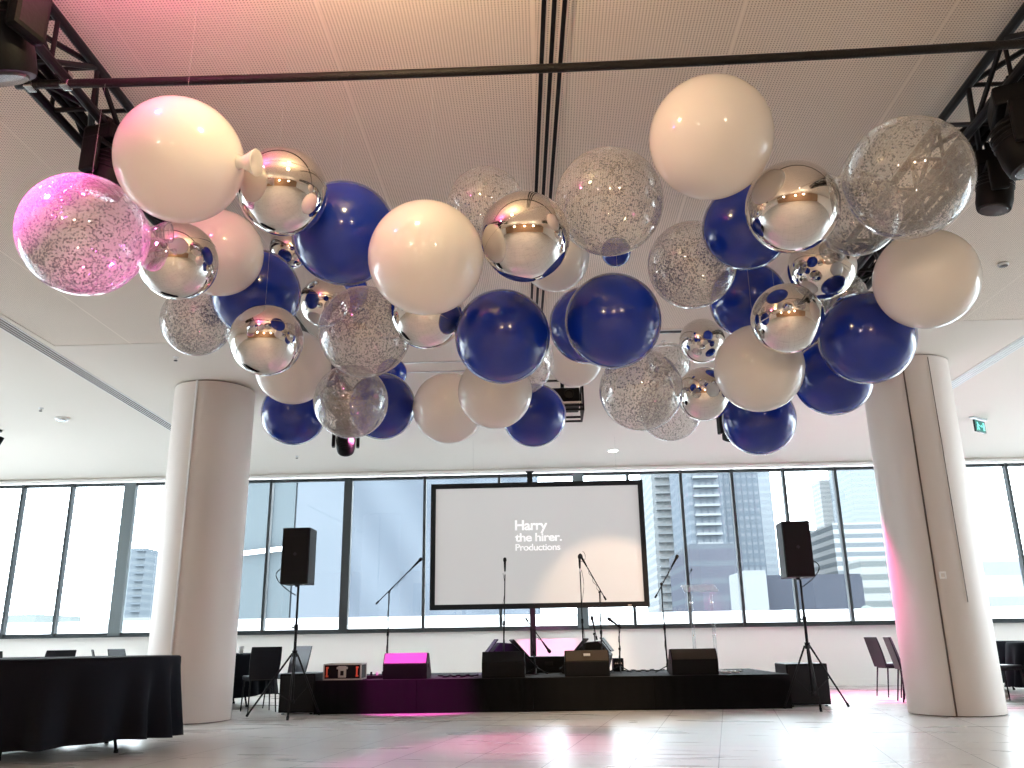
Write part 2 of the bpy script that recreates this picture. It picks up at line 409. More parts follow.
# ------------------------------------------------------------------ trusses, pipe, moving heads
def truss(x0, x1, y0, y1, z0, z1, label):
    t = thing('lighting_truss', label, 'lighting truss', ((x0 + x1) / 2, y0, z0)); w = (x1 - x0) / 2; h = z1 - z0; L = y1 - y0; r = .029
    for sx in (-w, w):
        for z in (0, h): MB().tube((sx, 0, z), (sx, L, z), r, 10).build('chord', BLKM, t, smooth=False)
    n = int(L / .42); st = L / n
    for (A, B) in (((-w, 0), (w, 0)), ((-w, h), (w, h)), ((-w, 0), (-w, h)), ((w, 0), (w, h))):
        m_ = MB()
        for i in range(n):
            p, q = (A, B) if i % 2 == 0 else (B, A)
            m_.tube((p[0], i * st, p[1]), (q[0], (i + 1) * st, q[1]), .017, 6)
            m_.tube((A[0], i * st, A[1]), (B[0], i * st, B[1]), .014, 6)
        m_.build('lattice', BLKM, t)
    cbl = MB()
    for q_ in range(3):
        rr = random.Random(q_); cbl.path([(-w * .55 + .07 * q_ + rr.uniform(-.02, .02), L * i / 30, .045 + .02 * abs(math.sin(i * 1.3 + q_))) for i in range(31)], .026)
    cbl.build('cable_loom', BLK, t, smooth=True)
    for y in (1.2, L * .5, L - .6):
        MB().tube((0, y, h), (0, y, ZC - z0), .008, 6).build('hanging_cable', STEEL, t)
        MB().box((0, y, h + .01), (2 * w + .08, .05, .05)).build('hanging_bracket', BLKM, t)
    return t
truss(-2.79, -2.55, 1.2, 11.75, 3.88, 4.16, 'black box truss along the left side above the pink lit balloon')
truss(2.70, 2.94, 1.2, 11.5, 3.88, 4.16, 'black box truss along the right side above the confetti balloon')
t = thing('cross_pipe', 'long black pipe crossing the whole ceiling between the two trusses', 'pipe', (0, 3.875, 3.86), math.radians(-.3))
MB().path([(-2.83 + 6.43 * i / 40, 0, -.034 * max(0, 1 - ((-2.83 + 6.43 * i / 40) / 2.75) ** 2)) for i in range(41)], .024, 14).build('pipe', mat('taped_black_pipe', (.006, .005, .005), .5, spec=.25, bump=(90, .6)), t, smooth=True)
for x in (-2.75, -2.55, 2.70, 2.92):
    MB().box((x, 0, .0), (.05, .062, .062), bev=.008).box((x, 0, .04), (.035, .05, .05)).build('clamp', STEEL, t)
def mover(name_label, loc, yaw, tilt, s=1.0, lens=LAMPOFF, mark=False, drop=.0):
    """moving head hung upside down: base on top, yoke, tilting head"""
    t = thing('moving_head_light', name_label, 'stage light', loc, yaw)
    q = lambda v: tuple(s * c for c in v)
    MB().box(q((0, 0, -.06)), q((.30, .24, .12)), bev=.02 * s).build('base', BLK, t)
    for sx in (-.14, .14): MB().box(q((sx * .5, 0, .04)), q((.035, .05, .09))).build('hook_clamp', BLKM, t)
    yk = MB().box(q((0, 0, -.14)), q((.32, .12, .05)), bev=.012 * s)
    for sx in (-.175, .175): yk.box(q((sx, 0, -.25)), q((.05, .13, .26)), bev=.018 * s)
    yk.build('yoke', BLK, t)
    R = RX(tilt)
    prof = [(.02, .17), (.09, .165), (.12, .13), (.135, .05), (.135, -.08), (.125, -.14), (.12, -.15), (.10, -.152)]
    hd = MB().lathe([(r * s, z * s) for r, z in prof], 24, Vector(q((0, 0, -.32))), R)
    h = autosmooth(hd.build('head', BLK, t), 50)
    MB().lathe([(.10 * s, -.150 * s), (.095 * s, -.16 * s), (.0005, -.165 * s)], 24, Vector(q((0, 0, -.32))), R).build('lens', lens, h)
    fb = MB()
    for k in range(4): fb.lathe([(.137 * s, (.02 + k * .03) * s), (.142 * s, (.027 + k * .03) * s), (.137 * s, (.034 + k * .03) * s)], 24, Vector(q((0, 0, -.32))), R, cap=False)
    fb.build('cooling_fins', BLKM, h)
    if mark:
        MB().box(q((.02, -.136, -.40)), q((.045, .006, .03))).build('maker_mark', ALU, h)
    return t
mover('large dark moving head hanging from the left truss in the top left corner', (-2.33, 2.95, 3.84), -.25, .5, 1.3, mark=True)
mover('black moving head under the left truss just above the pink lit balloon', (-2.52, 4.36, 3.84), 1.3, .3, .85)
mover('small black moving head at the far end of the left truss below a confetti balloon', (-2.72, 11.45, 3.86), .2, .9, .95)
mover('black moving head under the right truss at the right edge of the photo', (2.74, 4.3, 3.84), 1.2, -.2, 1.0)
mover('black moving head under the right truss behind the big confetti balloon', (2.92, 4.95, 3.84), 1.3, .2, .8)
mover('small black moving head at the far end of the right truss behind a blue balloon', (2.55, 11.2, 3.86), .2, .4, .95)
# projector in its hanging cage
t = thing('projector', 'black projector in a cage hanging from the ceiling behind the centre balloons', 'projector', (.23, 8.6, 3.14))
MB().box((0, 0, .16), (.34, .42, .16), bev=.015).build('body', BLK, t)
MB().lathe([(.05, 0), (.05, .05), (.04, .05), (.035, .03)], 24, (.06, -.21, .16), RX(PI / 2)).build('lens', BLKG, t)
cg = MB()
for x in (-.2, .2):
    for y in (-.24, .24): cg.box((x, y, .15), (.02, .02, .33))
for z in (-.005, .04, .305):
    for y in (-.24, .24): cg.box((0, y, z), (.42, .02, .02))
    for x in (-.2, .2): cg.box((x, 0, z), (.02, .48, .02))
cg.build('cage', BLKM, t)
MB().box((0, -.23, .075), (.36, .006, .02)).build('vent_strip', STEEL, t)
MB().tube((0, 0, .30), (0, 0, ZC - 3.14), .02, 10).build('hanging_pole', BLKM, t)
# small track spot at the left edge
p = atZ(-2, 430, ZC); t = thing('ceiling_spotlight', 'small black spotlight on the ceiling at the left edge of the photo', 'ceiling light', (p.x, p.y, ZC))
MB().lathe([(.06, 0), (.06, -.03)], 20).build('ceiling_plate', BLK, t)
MB().tube((0, 0, -.03), (0, 0, -.12), .012, 8).build('stem', BLK, t)
MB().lathe([(.05, -.09), (.06, -.06), (.065, .09), (.06, .1)], 20, (.02, 0, -.2), RY(.4)).build('lamp_can', BLK, t)

# ------------------------------------------------------------------ balloons
BL = {
 1:('C',.312,-2.322,3.871,2.925), 2:('W',.304,-1.744,3.627,3.187), 3:('K',.220,-2.026,4.324,2.981), 4:('W',.275,-2.032,4.895,3.303),
 5:('K',.235,-1.349,4.011,3.218), 6:('B',.307,-1.134,4.522,3.221), 7:('B',.310,-1.988,5.489,3.276), 8:('K',.150,-1.854,5.764,3.744),
 10:('C',.260,-2.538,5.828,3.211), 11:('K',.230,-1.742,5.065,2.765), 12:('K',.190,-1.620,5.956,3.387), 13:('B',.189,-1.585,6.423,3.674),
 14:('C',.319,-1.206,5.505,2.966), 15:('W',.281,-1.853,6.017,2.894), 16:('B',.270,-2.084,6.874,2.768), 17:('C',.270,-1.385,5.939,2.590),
 18:('B',.280,-1.328,6.822,2.796), 19:('B',.150,-1.479,8.066,3.481), 20:('W',.303,-0.587,4.097,2.844), 21:('K',.236,-0.703,4.986,2.894),
 22:('C',.258,-0.329,5.050,3.661), 23:('K',.245,-0.063,4.212,3.006), 24:('W',.254,0.134,5.828,3.634), 25:('B',.289,-0.223,4.879,2.676),
 26:('C',.280,-0.169,6.288,2.991), 27:('W',.290,-0.755,6.694,2.729), 28:('W',.267,-0.329,5.898,2.623), 29:('B',.270,-0.060,6.959,2.722),
 30:('C',.310,0.422,4.405,3.308), 31:('B',.115,0.606,5.988,3.743), 32:('B',.290,0.449,4.842,2.743), 33:('B',.270,0.341,5.547,2.987),
 34:('W',.220,0.287,6.603,3.083), 35:('C',.291,1.025,5.220,3.267), 36:('W',.310,0.901,3.828,3.337), 37:('B',.260,1.269,4.712,3.276),
 38:('K',.240,1.338,4.046,3.047), 39:('B',.290,1.602,6.107,3.365), 40:('C',.320,1.960,4.053,3.196), 41:('C',.264,2.016,4.896,3.435),
 42:('K',.223,1.924,5.364,3.289), 43:('K',.220,1.539,5.002,2.785), 44:('W',.300,1.494,5.595,2.657), 45:('B',.300,2.116,5.266,2.738),
 46:('B',.280,2.130,6.006,2.703), 47:('W',.293,2.282,4.706,2.899), 48:('K',.190,1.374,6.838,3.300), 49:('K',.205,1.239,6.260,2.671),
 50:('C',.280,0.678,5.546,2.511), 51:('C',.250,1.040,6.682,2.663), 52:('B',.290,1.754,6.725,2.581), 53:('C',.190,2.405,6.351,3.474),
 55:('C',.200,1.165,7.409,3.288)}
LB = {
 1:'pink lit confetti balloon, leftmost of all the balloons',
 2:'large white balloon with a pink glow on its left side, topmost at the left',
 3:'chrome balloon touching the neck of the leftmost pink lit confetti balloon',
 4:'white balloon half hidden behind the large top left white balloon',
 5:'chrome balloon right beside the large top left white balloon',
 6:'large blue balloon between the top left chrome balloon and the central white balloon',
 7:'blue balloon behind a chrome balloon, under the half hidden left white balloon',
 8:'small chrome balloon peeking out under the top left chrome balloon',
 10:'confetti balloon hanging in front of the ceiling above the left column',
 11:'chrome balloon above the right edge of the left column',
 12:'chrome balloon squeezed between two blue balloons left of a confetti balloon',
 13:'small blue balloon peeking out beneath the large left blue balloon',
 14:'large confetti balloon under the large left blue balloon',
 15:'white balloon below the chrome balloon nearest the left column',
 16:'blue balloon hanging lowest on the left, under a white balloon',
 17:'confetti balloon with a black moving head lamp just below it',
 18:'blue balloon on the right behind the lowest left confetti balloon',
 19:'small blue balloon tip showing under the large left confetti balloon',
 20:'large white balloon in the centre left, above a half hidden chrome balloon',
 21:'chrome balloon half hidden under the large central white balloon',
 22:'faint confetti balloon against the ceiling behind the central chrome balloon',
 23:'chrome balloon in the centre, touching the large white balloon',
 24:'white balloon peeking out behind the lower right of the central chrome balloon',
 25:'large blue balloon in the centre, right of the half hidden chrome balloon',
 26:'clear balloon behind the lower right of the large central blue balloon',
 27:'cream white balloon, left of the two low white ones side by side in the centre',
 28:'white balloon, right of the two low centre ones, overlapping a low blue one',
 29:'blue balloon low in the centre beside the hanging projector',
 30:'large clear confetti balloon, upper centre, right of the ceiling slot lines',
 31:'small blue balloon tip below the large upper centre clear balloon',
 32:'large blue balloon right of centre, in front of another blue balloon',
 33:'blue balloon mostly hidden behind the large right of centre blue balloon',
 34:'white balloon bottom showing beneath the two overlapping blue balloons in the centre',
 35:'confetti balloon left of the two blue balloons stacked under the top right white one',
 36:'large white balloon at the top right, highest of all the balloons',
 37:'blue balloon directly under the large top right white balloon',
 38:'large chrome balloon right of the top right white balloon',
 39:'blue balloon below the blue one under the top right white balloon',
 40:'huge confetti balloon at the upper right beside the right truss',
 41:'confetti balloon behind the lower left of the huge upper right confetti balloon',
 42:'chrome balloon under the confetti balloons at the upper right',
 43:'chrome balloon just above the large lower right white balloon',
 44:'large white balloon at the lower right, over a low blue balloon',
 45:'large blue balloon under the rightmost white balloon',
 46:'blue balloon behind and below the large blue one near the right column',
 47:'large white balloon, rightmost of all the balloons',
 48:'small chrome balloon, upper of two left of the lower right white balloon',
 49:'chrome balloon, lower of two left of the lower right white balloon',
 50:'large confetti balloon low on the right of centre, left of two chrome balloons',
 51:'clear balloon peeking out under the low right of centre confetti balloon',
 52:'blue balloon hanging lowest on the right under the white balloon',
 53:'small confetti balloon glimpsed behind the chrome ones near the right white balloon',
 55:'small confetti balloon glimpsed above the low right of centre confetti balloon'}
# direction of the tied neck (only where the photo shows it), else up and back
NECK = {1:(.97, .1, .05), 2:(.85, -.1, -.12), 40:(-.9, .2, .15), 14:(0, .6, .8), 28:(-.2, .9, -.25)}
GR = {'B': 'blue balloons of the hanging cloud', 'W': 'white balloons of the hanging cloud', 'K': 'chrome balloons of the hanging cloud', 'C': 'clear confetti balloons of the hanging cloud'}
def balloon_skin(R, seed, teardrop=.07):
    bm = bmesh.new(); bmesh.ops.create_uvsphere(bm, u_segments=64, v_segments=40, radius=R)
    for v in bm.verts:
        th = math.acos(max(-1, min(1, v.co.z / R)))
        v.co *= 1 + teardrop * math.exp(-(th / .3) ** 2)
    return bm
for k, (ty, R, x, y, z) in BL.items():
    nd = Vector(NECK.get(k, (random.uniform(-.25, .25), random.uniform(.2, .5), .85))).normalized()
    q = nd.to_track_quat('Z', 'Y').to_matrix()
    t = thing('balloon', LB[k], 'balloon', (x, y, z), 0)
    t['group'] = GR[ty]
    mt = {'C': CLEAR, 'W': WLATEX, 'K': CHROME, 'B': BLUEB}[ty]
    bm = balloon_skin(R, k, .05 if ty != 'K' else .0)
    for v in bm.verts: v.co = q @ v.co
    me = bpy.data.meshes.new('skin'); bm.to_mesh(me); bm.free(); me.materials.append(mt)
    for p in me.polygons: p.use_smooth = True
    o = bpy.data.objects.new('skin', me); COL.objects.link(o); o.parent = t
    R1 = R * (1.045 if ty != 'K' else 1.0)
    if ty == 'K':
        sm = MB(); n1 = Vector((random.uniform(-.5, .5), random.uniform(-.3, .3), 1)).normalized(); qq = n1.to_track_quat('Z', 'Y').to_matrix()
        sm.lathe([(R + .0005, -.0018), (R + .002, 0), (R + .0005, .0018)], 64, (0, 0, 0), qq, cap=False)
        sm.build('seam', CHROME, t, smooth=True)
        MB().box(nd * (R + .008), (.012, .004, .03), q).build('tie_tab', CHROME, t)
    else:
        big = {1: 1.9, 2: 1.5, 40: 1.3}.get(k, .8)
        pr = [(.018, -.01), (.012, .004), (.009, .012), (.012, .022), (.020, .040), (.026, .052), (.024, .055), (.014, .045)]
        if k == 1: pr = [(.030, -.012), (.022, .01), (.028, .03), (.038, .06), (.034, .075), (.02, .07)]
        if k == 2: pr = [(.03, -.015), (.018, .01), (.030, .035), (.042, .055), (.040, .058), (.012, .04)]
        MB().lathe([(r * {1: 1.5, 2: 1.6}.get(k, big), zz * {1: 1.5, 2: 1.6}.get(k, big)) for r, zz in pr], 20, nd * R1, q).build('knot', mt, t, smooth=True)
    # nylon line up to the ceiling grid
    free = all(math.hypot(x - b_[2], y - b_[3]) > b_[1] + .03 or b_[4] <= z for k_, b_ in BL.items() if k_ != k)
    top = Vector((0, 0, ZC - z - .003)); a = Vector((0, 0, R * .998)) if k in (1, 2, 40) else nd * R1
    if k == 1: top.z = 3.832 - z
    if free: MB().tube(a, (a.x * .8, a.y * .8, top.z), .0005, 5).build('hanging_line', NYLON, t)
    if ty == 'C':
        rr = random.Random(100 + k); cb = bmesh.new(); n = int(3600 * (R / .3) ** 2)
        n = int(n * {22: .4, 30: .6, 26: .35, 51: .4, 53: .5, 55: .5}.get(k, 1))
        dens = [(Vector((rr.uniform(-1, 1), rr.uniform(-1, .4), rr.uniform(-1, .4))).normalized(), rr.uniform(.5, 1)) for _ in range(5)]
        i = 0
        while i < n:
            v = Vector((rr.gauss(0, 1), rr.gauss(0, 1), rr.gauss(0, 1))).normalized()
            pr_ = .18 + .25 * max(0, -v.z) + .8 * max(math.exp(-((v - d).length / .45) ** 2) * w for d, w in dens)
            if rr.random() > pr_: continue
            i += 1
            c = v * R * .985; qf = (v + Vector((rr.uniform(-.35, .35), rr.uniform(-.35, .35), rr.uniform(-.35, .35)))).normalized().to_track_quat('Z', 'Y').to_matrix() @ RZ(rr.uniform(0, PI))
            w_, h_ = rr.uniform(.0038, .0068), rr.uniform(.0020, .0036)
            vs = [cb.verts.new(c + qf @ Vector(p)) for p in ((-w_, -h_, 0), (w_, -h_, 0), (w_, h_, 0), (-w_, h_, 0))]
            cb.faces.new(vs)
        me = bpy.data.meshes.new('confetti'); cb.to_mesh(me); cb.free(); me.materials.append(FLAKE)
        o = bpy.data.objects.new('confetti', me); COL.objects.link(o); o.parent = t; o['kind'] = 'stuff'
        o['label'] = 'silver confetti flakes inside the clear balloon'

# ------------------------------------------------------------------ stage
SY0, SY1, SX0, SX1, SZ = 11.97, 14.3, -3.12, 3.17, .425
t = thing('stage', 'low black stage with fabric skirt in front of the projection screen', 'stage', (0, SY0, 0))
MB().box(((SX0 + SX1) / 2, (SY1 - SY0) / 2, SZ - .02), (SX1 - SX0, SY1 - SY0, .04)).build('deck', STAGET, t)
sk = MB(); bm = sk.bm; N = 300; th0 = [(.0, SZ - .02), (.0, .0)]
a = [bm.verts.new((SX0 + (SX1 - SX0) * i / N, -.012 + .003 * math.sin(i * .8) * math.sin(i * .13), SZ - .002)) for i in range(N + 1)]
c = [bm.verts.new((SX0 + (SX1 - SX0) * i / N, -.014 + .007 * math.sin(i * .8 + .3) * math.sin(i * .13), .004)) for i in range(N + 1)]
for i in range(N): bm.faces.new((a[i], a[i + 1], c[i + 1], c[i]))
bmesh.ops.solidify(bm, geom=bm.faces[:], thickness=.003)
sk.build('front_skirt', STAGEF, t, smooth=True)
for sx, d in ((SX0, 1), (SX1, -1)): MB().box((sx + d * .005, (SY1 - SY0) / 2, SZ / 2 - .01), (.01, SY1 - SY0, SZ - .02)).build('side_skirt', STAGEF, t)
MB().box(((SX0 + SX1) / 2, SY1 - SY0 - .006, SZ / 2 - .01), (SX1 - SX0 - .02, .01, SZ - .02)).build('back_skirt', STAGEF, t)
for x in (-1.75, -.2, 1.4): MB().box((x, -.018, SZ / 2), (.008, .006, SZ - .02)).build('skirt_overlap', STAGEF, t)

# subwoofers
def sub(x0, x1, y, h, label):
    w = x1 - x0; t = thing('subwoofer', label, 'speaker', ((x0 + x1) / 2, y, 0))
    MB().box((0, .3, h / 2 + .012), (w, .6, h - .024), bev=.012).build('cabinet', BLK, t)
    MB().box((0, -.004, h / 2 + .01), (w - .05, .014, h - .08), bev=.004).build('grille', GRILL, t)
    for sx in (-1, 1):
        for yy in (.06, .54): MB().lathe([(.022, 0), (.022, .014)], 12, (sx * (w / 2 - .05), yy, 0)).build('foot', BLK, t)
    for sx in (-1, 1): MB().box((sx * (w / 2 + .001), .3, h * .65), (.012, .16, .07), bev=.004).build('side_handle', BLKM, t)
    return t
sub(-3.61, -3.13, 12.0, .52, 'black subwoofer box on the floor at the left end of the stage')
sub(3.21, 3.76, 12.22, .545, 'black subwoofer box on the floor at the right end of the stage')

# speakers and tripod stands
def speaker(x, y, z, rz, label, side):
    t = thing('loudspeaker', label, 'speaker', (x, y, z), rz)
    w, d, h = .375, .36, .74
    MB().prism([(-w / 2, 0), (w / 2, 0), (w / 2 - .004, d), (-w / 2 + .004, d)], h, 'Z', (0, -d / 2, h / 2)).build('cabinet', BLK, t, bevel=.008)
    MB().box((0, -d / 2 - .006, h / 2), (w - .02, .016, h - .02), bev=.005).build('grille', GRILL, t)
    MB().box((0, -d / 2 - .016, h / 2 + .02), (.04, .004, .04), RY(PI / 4)).build('badge', LAMPOFF, t)
    MB().lathe([(.03, -.03), (.03, 0)], 16).build('pole_socket', BLKM, t)
    s = side
    pts = []
    for i in range(15):
        u = i / 14
        pts.append((s * (w / 2 - .01 + .20 * math.sin(u * PI) ** .8 - u * .17), .02 - .02 * u, .24 - .38 * u + .05 * math.sin(u * PI)))
    MB().path(pts, .007).build('cable', BLK, t, smooth=True)
    return t
def tripod(x, y, top, feet, label, rz=0):
    t = thing('speaker_stand', label, 'speaker stand', (x, y, 0), rz)
    MB().tube((0, 0, .16), (0, 0, 1.12), .019, 14).build('lower_tube', BLKM, t, smooth=True)
    MB().tube((0, 0, 1.12), (0, 0, top), .0155, 14).build('pole', BLKM, t, smooth=True)
    MB().tube((0, 0, 1.08), (0, 0, 1.15), .028, 14).box((-.035, 0, 1.115), (.05, .02, .02)).build('locking_collar', BLK, t)
    MB().tube((0, 0, .74), (0, 0, .82), .034, 14).build('hub', BLK, t)
    MB().tube((0, 0, .16), (0, 0, .21), .03, 14).build('brace_collar', BLK, t)
    for fx, fy in feet:
        L = math.hypot(fx, fy); u = (fx / L, fy / L)
        l = MB().tube((u[0] * .035, u[1] * .035, .78), (fx, fy, .018), .0125, 10).build('leg', BLKM, t, smooth=True)
        MB().tube((fx * .97, fy * .97, .045), (fx * 1.01, fy * 1.01, .006), .017, 10).build('rubber_foot', BLK, l)
        MB().tube((u[0] * .03, u[1] * .03, .185), (u[0] * (L * .55), u[1] * (L * .55), .78 - .76 * .53), .007, 8).build('brace', BLKM, t)
    return t
tripod(-3.32, 11.62, 1.64, ((-.62, .13), (.10, -.50), (.30, .25)), 'black tripod stand holding the left loudspeaker beside the left column')
speaker(-3.335, 11.62, 1.665, 0, 'black loudspeaker raised on the left tripod stand', -1)
tripod(3.42, 11.85, 1.63, ((.52, .26), (-.06, -.48), (-.36, .08)), 'black tripod stand holding the right loudspeaker in front of the right subwoofer')
speaker(3.40, 11.88, 1.655, -.03, 'black loudspeaker raised on the right tripod stand', 1)

# wedge monitors
def wedge(x, y, z, rz, w, label, topm=None, badge=False, sc_=1.0, long=False):
    t = thing('stage_monitor', label, 'stage monitor speaker', (x, y, z), rz)
    t.scale = (sc_, sc_, sc_)
    prof = [(-.20, 0), (.22, 0), (.25, .08), (.02, .33), (-.10, .335), (-.215, .19)]   # (y, z)
    if long: prof = [(-.15, 0), (.27, 0), (.30, .04), (.03, .29), (-.09, .30), (-.20, .17)]
    MB().prism(prof, w, 'X').build('cabinet', BLK, t, bevel=.008)
    rot = RX(-math.atan2(.25, .23))
    MB().box((0, .143, .215), (w - .04, .30, .012), RX(-math.atan2(.25, .23))).build('grille', GRILL, t)
    a = math.atan2(.145, .115)
    MB().box((0, -.162, .266), (w - .03, .165, .010), RX(a)).build('rear_panel', topm or GRILL, t)
    for s in (-1, 1): MB().box((s * (w / 2 + .001), .0, .17), (.010, .13, .05), bev=.004).build('side_handle', BLKM, t)
    if badge: MB().box((0, -.166, .275), (.09, .04, .012), RX(a)).build('badge', ALU, t)
    return t
z0 = SZ + .001
BRN = mat('warm_lit_panel', (.035, .024, .014), .8, bump=(200, .3))  # brown tint stands for the warm spotlight on the monitor tops
wedge(-1.93, 12.27, z0, 0, .60, 'stage monitor glowing magenta at the left front of the stage', topm=mat('satin_rear_panel', (.16, .14, .16), .5))
wedge(-.60, 12.30, z0, 0, .58, 'dark stage monitor at the front centre left, before the first microphone stand')
wedge(.535, 12.30, z0, 0, .60, 'stage monitor with brownish sloping top at the front centre', topm=BRN, badge=True)
wedge(1.98, 12.32, z0, 0, .62, 'dark brown stage monitor at the right front of the stage', topm=BRN)
wedge(-.60, 13.45, z0 + .001, -PI / 2 + .15, .42, 'purple lit stage monitor turned sideways behind the centre left monitor', sc_=1.5, long=True)
wedge(.66, 13.45, z0 + .001, PI / 2 - .15, .42, 'black stage monitor turned sideways behind the brownish front monitor', sc_=1.5, long=True)
t = thing('road_case', 'low black case lying on the stage between the two rear monitors', 'case', (0.02, 14.0, SZ))
MB().box((0, 0, .12), (.62, .45, .23), bev=.01).build('body', BLK, t)
for s in (-1, 1): MB().box((s * .29, -.228, .12), (.03, .012, .2)).build('corner_strip', BLKM, t)
MB().box((0, -.23, .13), (.12, .012, .05), bev=.004).build('latch', BLKM, t)
t = thing('stage_box', 'small black cable box beside the right rear monitor', 'cable box', (1.08, 13.85, SZ))
MB().box((0, 0, .1), (.16, .28, .19), bev=.008).build('body', BLK, t)
for i in range(4): MB().lathe([(.012, 0), (.012, .008)], 10, (-.045 + .03 * i, -.14, .12), RX(PI / 2)).build('socket', STEEL, t)
# rack case with orange handles
t = thing('rack_case', 'aluminium edged rack case with two orange handles at the left stage end', 'rack case', (-2.79, 12.28, SZ))
w, d, h = .52, .36, .21
MB().box((0, 0, h / 2), (w - .02, d - .02, h - .02)).build('body', BLK, t)
ed = MB()
for sx in (-1, 1):
    for sz in (0, 1): ed.box((sx * (w / 2 - .008), 0, sz * (h - .016) + .008), (.018, d, .018))
    for sy in (-1, 1): ed.box((sx * (w / 2 - .008), sy * (d / 2 - .008), h / 2), (.018, .018, h))
for sz in (0, 1):
    for sy in (-1, 1): ed.box((0, sy * (d / 2 - .008), sz * (h - .016) + .008), (w, .018, .018))
ed.build('edge_trim', ALU, t)
for sx in (-1, 1):
    hb = MB().box((sx * .205, -d / 2 - .022, h / 2), (.022, .014, .13), bev=.004)
    for sz in (-1, 1): hb.box((sx * .205, -d / 2 - .004, h / 2 + sz * .055), (.03, .035, .022))
    hb.build('handle', ORANGE, t)
MB().box((0, -d / 2 - .004, h * .5), (.11, .014, .15), bev=.006).box((0, -d / 2 - .006, h * .5 + .05), (.15, .012, .03)).build('latch_dish', ALU, t)
MB().box((0, -d / 2 - .014, h * .42), (.045, .01, .06), bev=.004).build('latch', BLKM, t)
t = thing('power_strip', 'dark power strip with plugs lying between the rack case and the magenta monitor', 'power strip', (-2.36, 12.35, SZ), .3)
MB().box((0, 0, .025), (.28, .06, .045), bev=.008).build('body', BLKM, t)
for i in range(3): MB().box((-.08 + .08 * i, 0, .07), (.03, .035, .05), bev=.006).build('plug', WHITEPL if i == 1 else BLK, t)

# microphone stands -------------------------------------------------------
def mic_head(parent, p, d, r=.024):
    p = Vector(p); q = Vector(d).normalized().to_track_quat('Z', 'Y').to_matrix()
    m = MB().lathe([(.010, -.15), (.014, -.10), (.017, -.02), (.018, 0)], 14, p, q).build('microphone', BLK, parent, smooth=True)
    MB().lathe([(.017, 0), (r, .012), (r + .002, .035), (r - .003, .058), (.008, .066)], 14, p, q).build('mic_grille', BLKM, m, smooth=True)
def mic_stand(base, top, label, boom=None, mic=None, round_base=True, r=.0095, cable=True):
    b = Vector(base); T_ = Vector(top) - b
    t = thing('microphone_stand', label, 'microphone stand', b)
    if round_base: MB().lathe([(.125, 0), (.125, .012), (.05, .022), (.018, .03)], 28).build('round_base', BLKM, t)
    else:
        for a in (0.5, 2.6, 4.7):
            MB().tube((0, 0, .10), (.19 * math.cos(a), .19 * math.sin(a), .010), .007, 8).build('leg', BLKM, t)
        MB().tube((0, 0, .08), (0, 0, .13), .018, 10).build('leg_hub', BLK, t)
    mid = T_ * .5
    MB().tube((0, 0, .02), mid, r * 1.25, 10).build('lower_pole', BLKM, t, smooth=True)
    MB().tube(mid, T_, r * .85, 10).build('upper_pole', BLKM, t, smooth=True)
    MB().tube(mid * .96, mid * 1.05, r * 1.9, 10).build('clutch', BLK, t)
    if boom:
        A, B = Vector(boom[0]) - b, Vector(boom[1]) - b
        MB().tube(A, B, r * .8, 10).build('boom_arm', BLKM, t, smooth=True)
        MB().tube(A, A + (B - A).normalized() * .06, r * 1.5, 10).build('counterweight', BLK, t)
        MB().tube(T_ - Vector((0, .02, 0)), T_ + Vector((0, .02, 0)), .018, 10).build('boom_clutch', BLK, t)
        mic_head(t, B + (B - A).normalized() * .14, B - A)
        if cable:
            pts = []
            for i in range(22):
                u = i / 21; p = B + (T_ - B) * u
                s = .012 * math.sin(u * 20)
                pts.append((p.x + s, p.y + .014 * math.cos(u * 20), p.z - .02 * math.sin(u * PI)))
            for i in range(20):
                u = (i + 1) / 20; p = T_ * (1 - u); pts.append((p.x + .016 * math.sin(u * 16), p.y + .016 * math.cos(u * 16), max(.03, p.z)))
            MB().path(pts, .0035).build('cable', BLK, t, smooth=True)
    else:
        MB().tube(T_ * .985, T_ + Vector((0, 0, .02)), .013, 10).build('mic_clip', WHITEPL, t)
        mic_head(t, T_ + Vector((0, 0, .16)), (0, -.05, 1))
        pts = [(.03 * math.sin(i * .5) * (1 - i / 30) + .012, .02, T_.z * (1 - i / 22)) for i in range(22)]
        MB().path(pts, .0035).build('cable', BLK, t, smooth=True)
    return t
Y1 = 12.8
def Q(px, py, y=Y1): return atY(px, py, y)
def base_at(px, py, y): p = atY(px, py, y); return (p.x, y, SZ)
mic_stand(base_at(387, 660, 12.75), Q(389, 592, 12.75), 'boom microphone stand rising behind the magenta stage monitor', (Q(376, 604, 12.75), Q(412, 568, 12.75)))
mic_stand(base_at(503, 660, 12.8), Q(505, 573, 12.8), 'straight microphone stand with upright microphone behind the centre left monitor')
mic_stand(base_at(584, 660, 12.8), Q(580, 570, 12.8), 'straight microphone stand behind the brownish monitor at centre')
mic_stand(base_at(602, 660, 12.95), Q(599.5, 592, 12.95), 'boom microphone stand reaching up left from behind the brownish monitor', (Q(606, 600, 12.95), Q(586.5, 566, 12.95)))
mic_stand(base_at(536, 663, 12.95), Q(531, 630, 12.95), 'low boom microphone stand with its arm slanting down right at centre stage', (Q(525.5, 618, 12.95), Q(542, 641, 12.95)), round_base=False)
mic_stand(base_at(599, 663, 14.12), Q(594, 634, 14.05), 'short leaning microphone stand behind the right rear monitor', (Q(597, 640, 14.05), Q(594.5, 629, 14.05)))
mic_stand(base_at(620, 669, 13.15), Q(619, 625, 13.15), 'short microphone stand standing free right of the rear monitor', (Q(621, 628, 13.15), Q(619, 626.5, 13.15)), round_base=False)
mic_stand(base_at(668, 673, 12.9), Q(661, 584, 12.9), 'boom microphone stand left of the right front monitor and clear lectern', (Q(655, 598, 12.9), Q(671.5, 567, 12.9)), round_base=False)
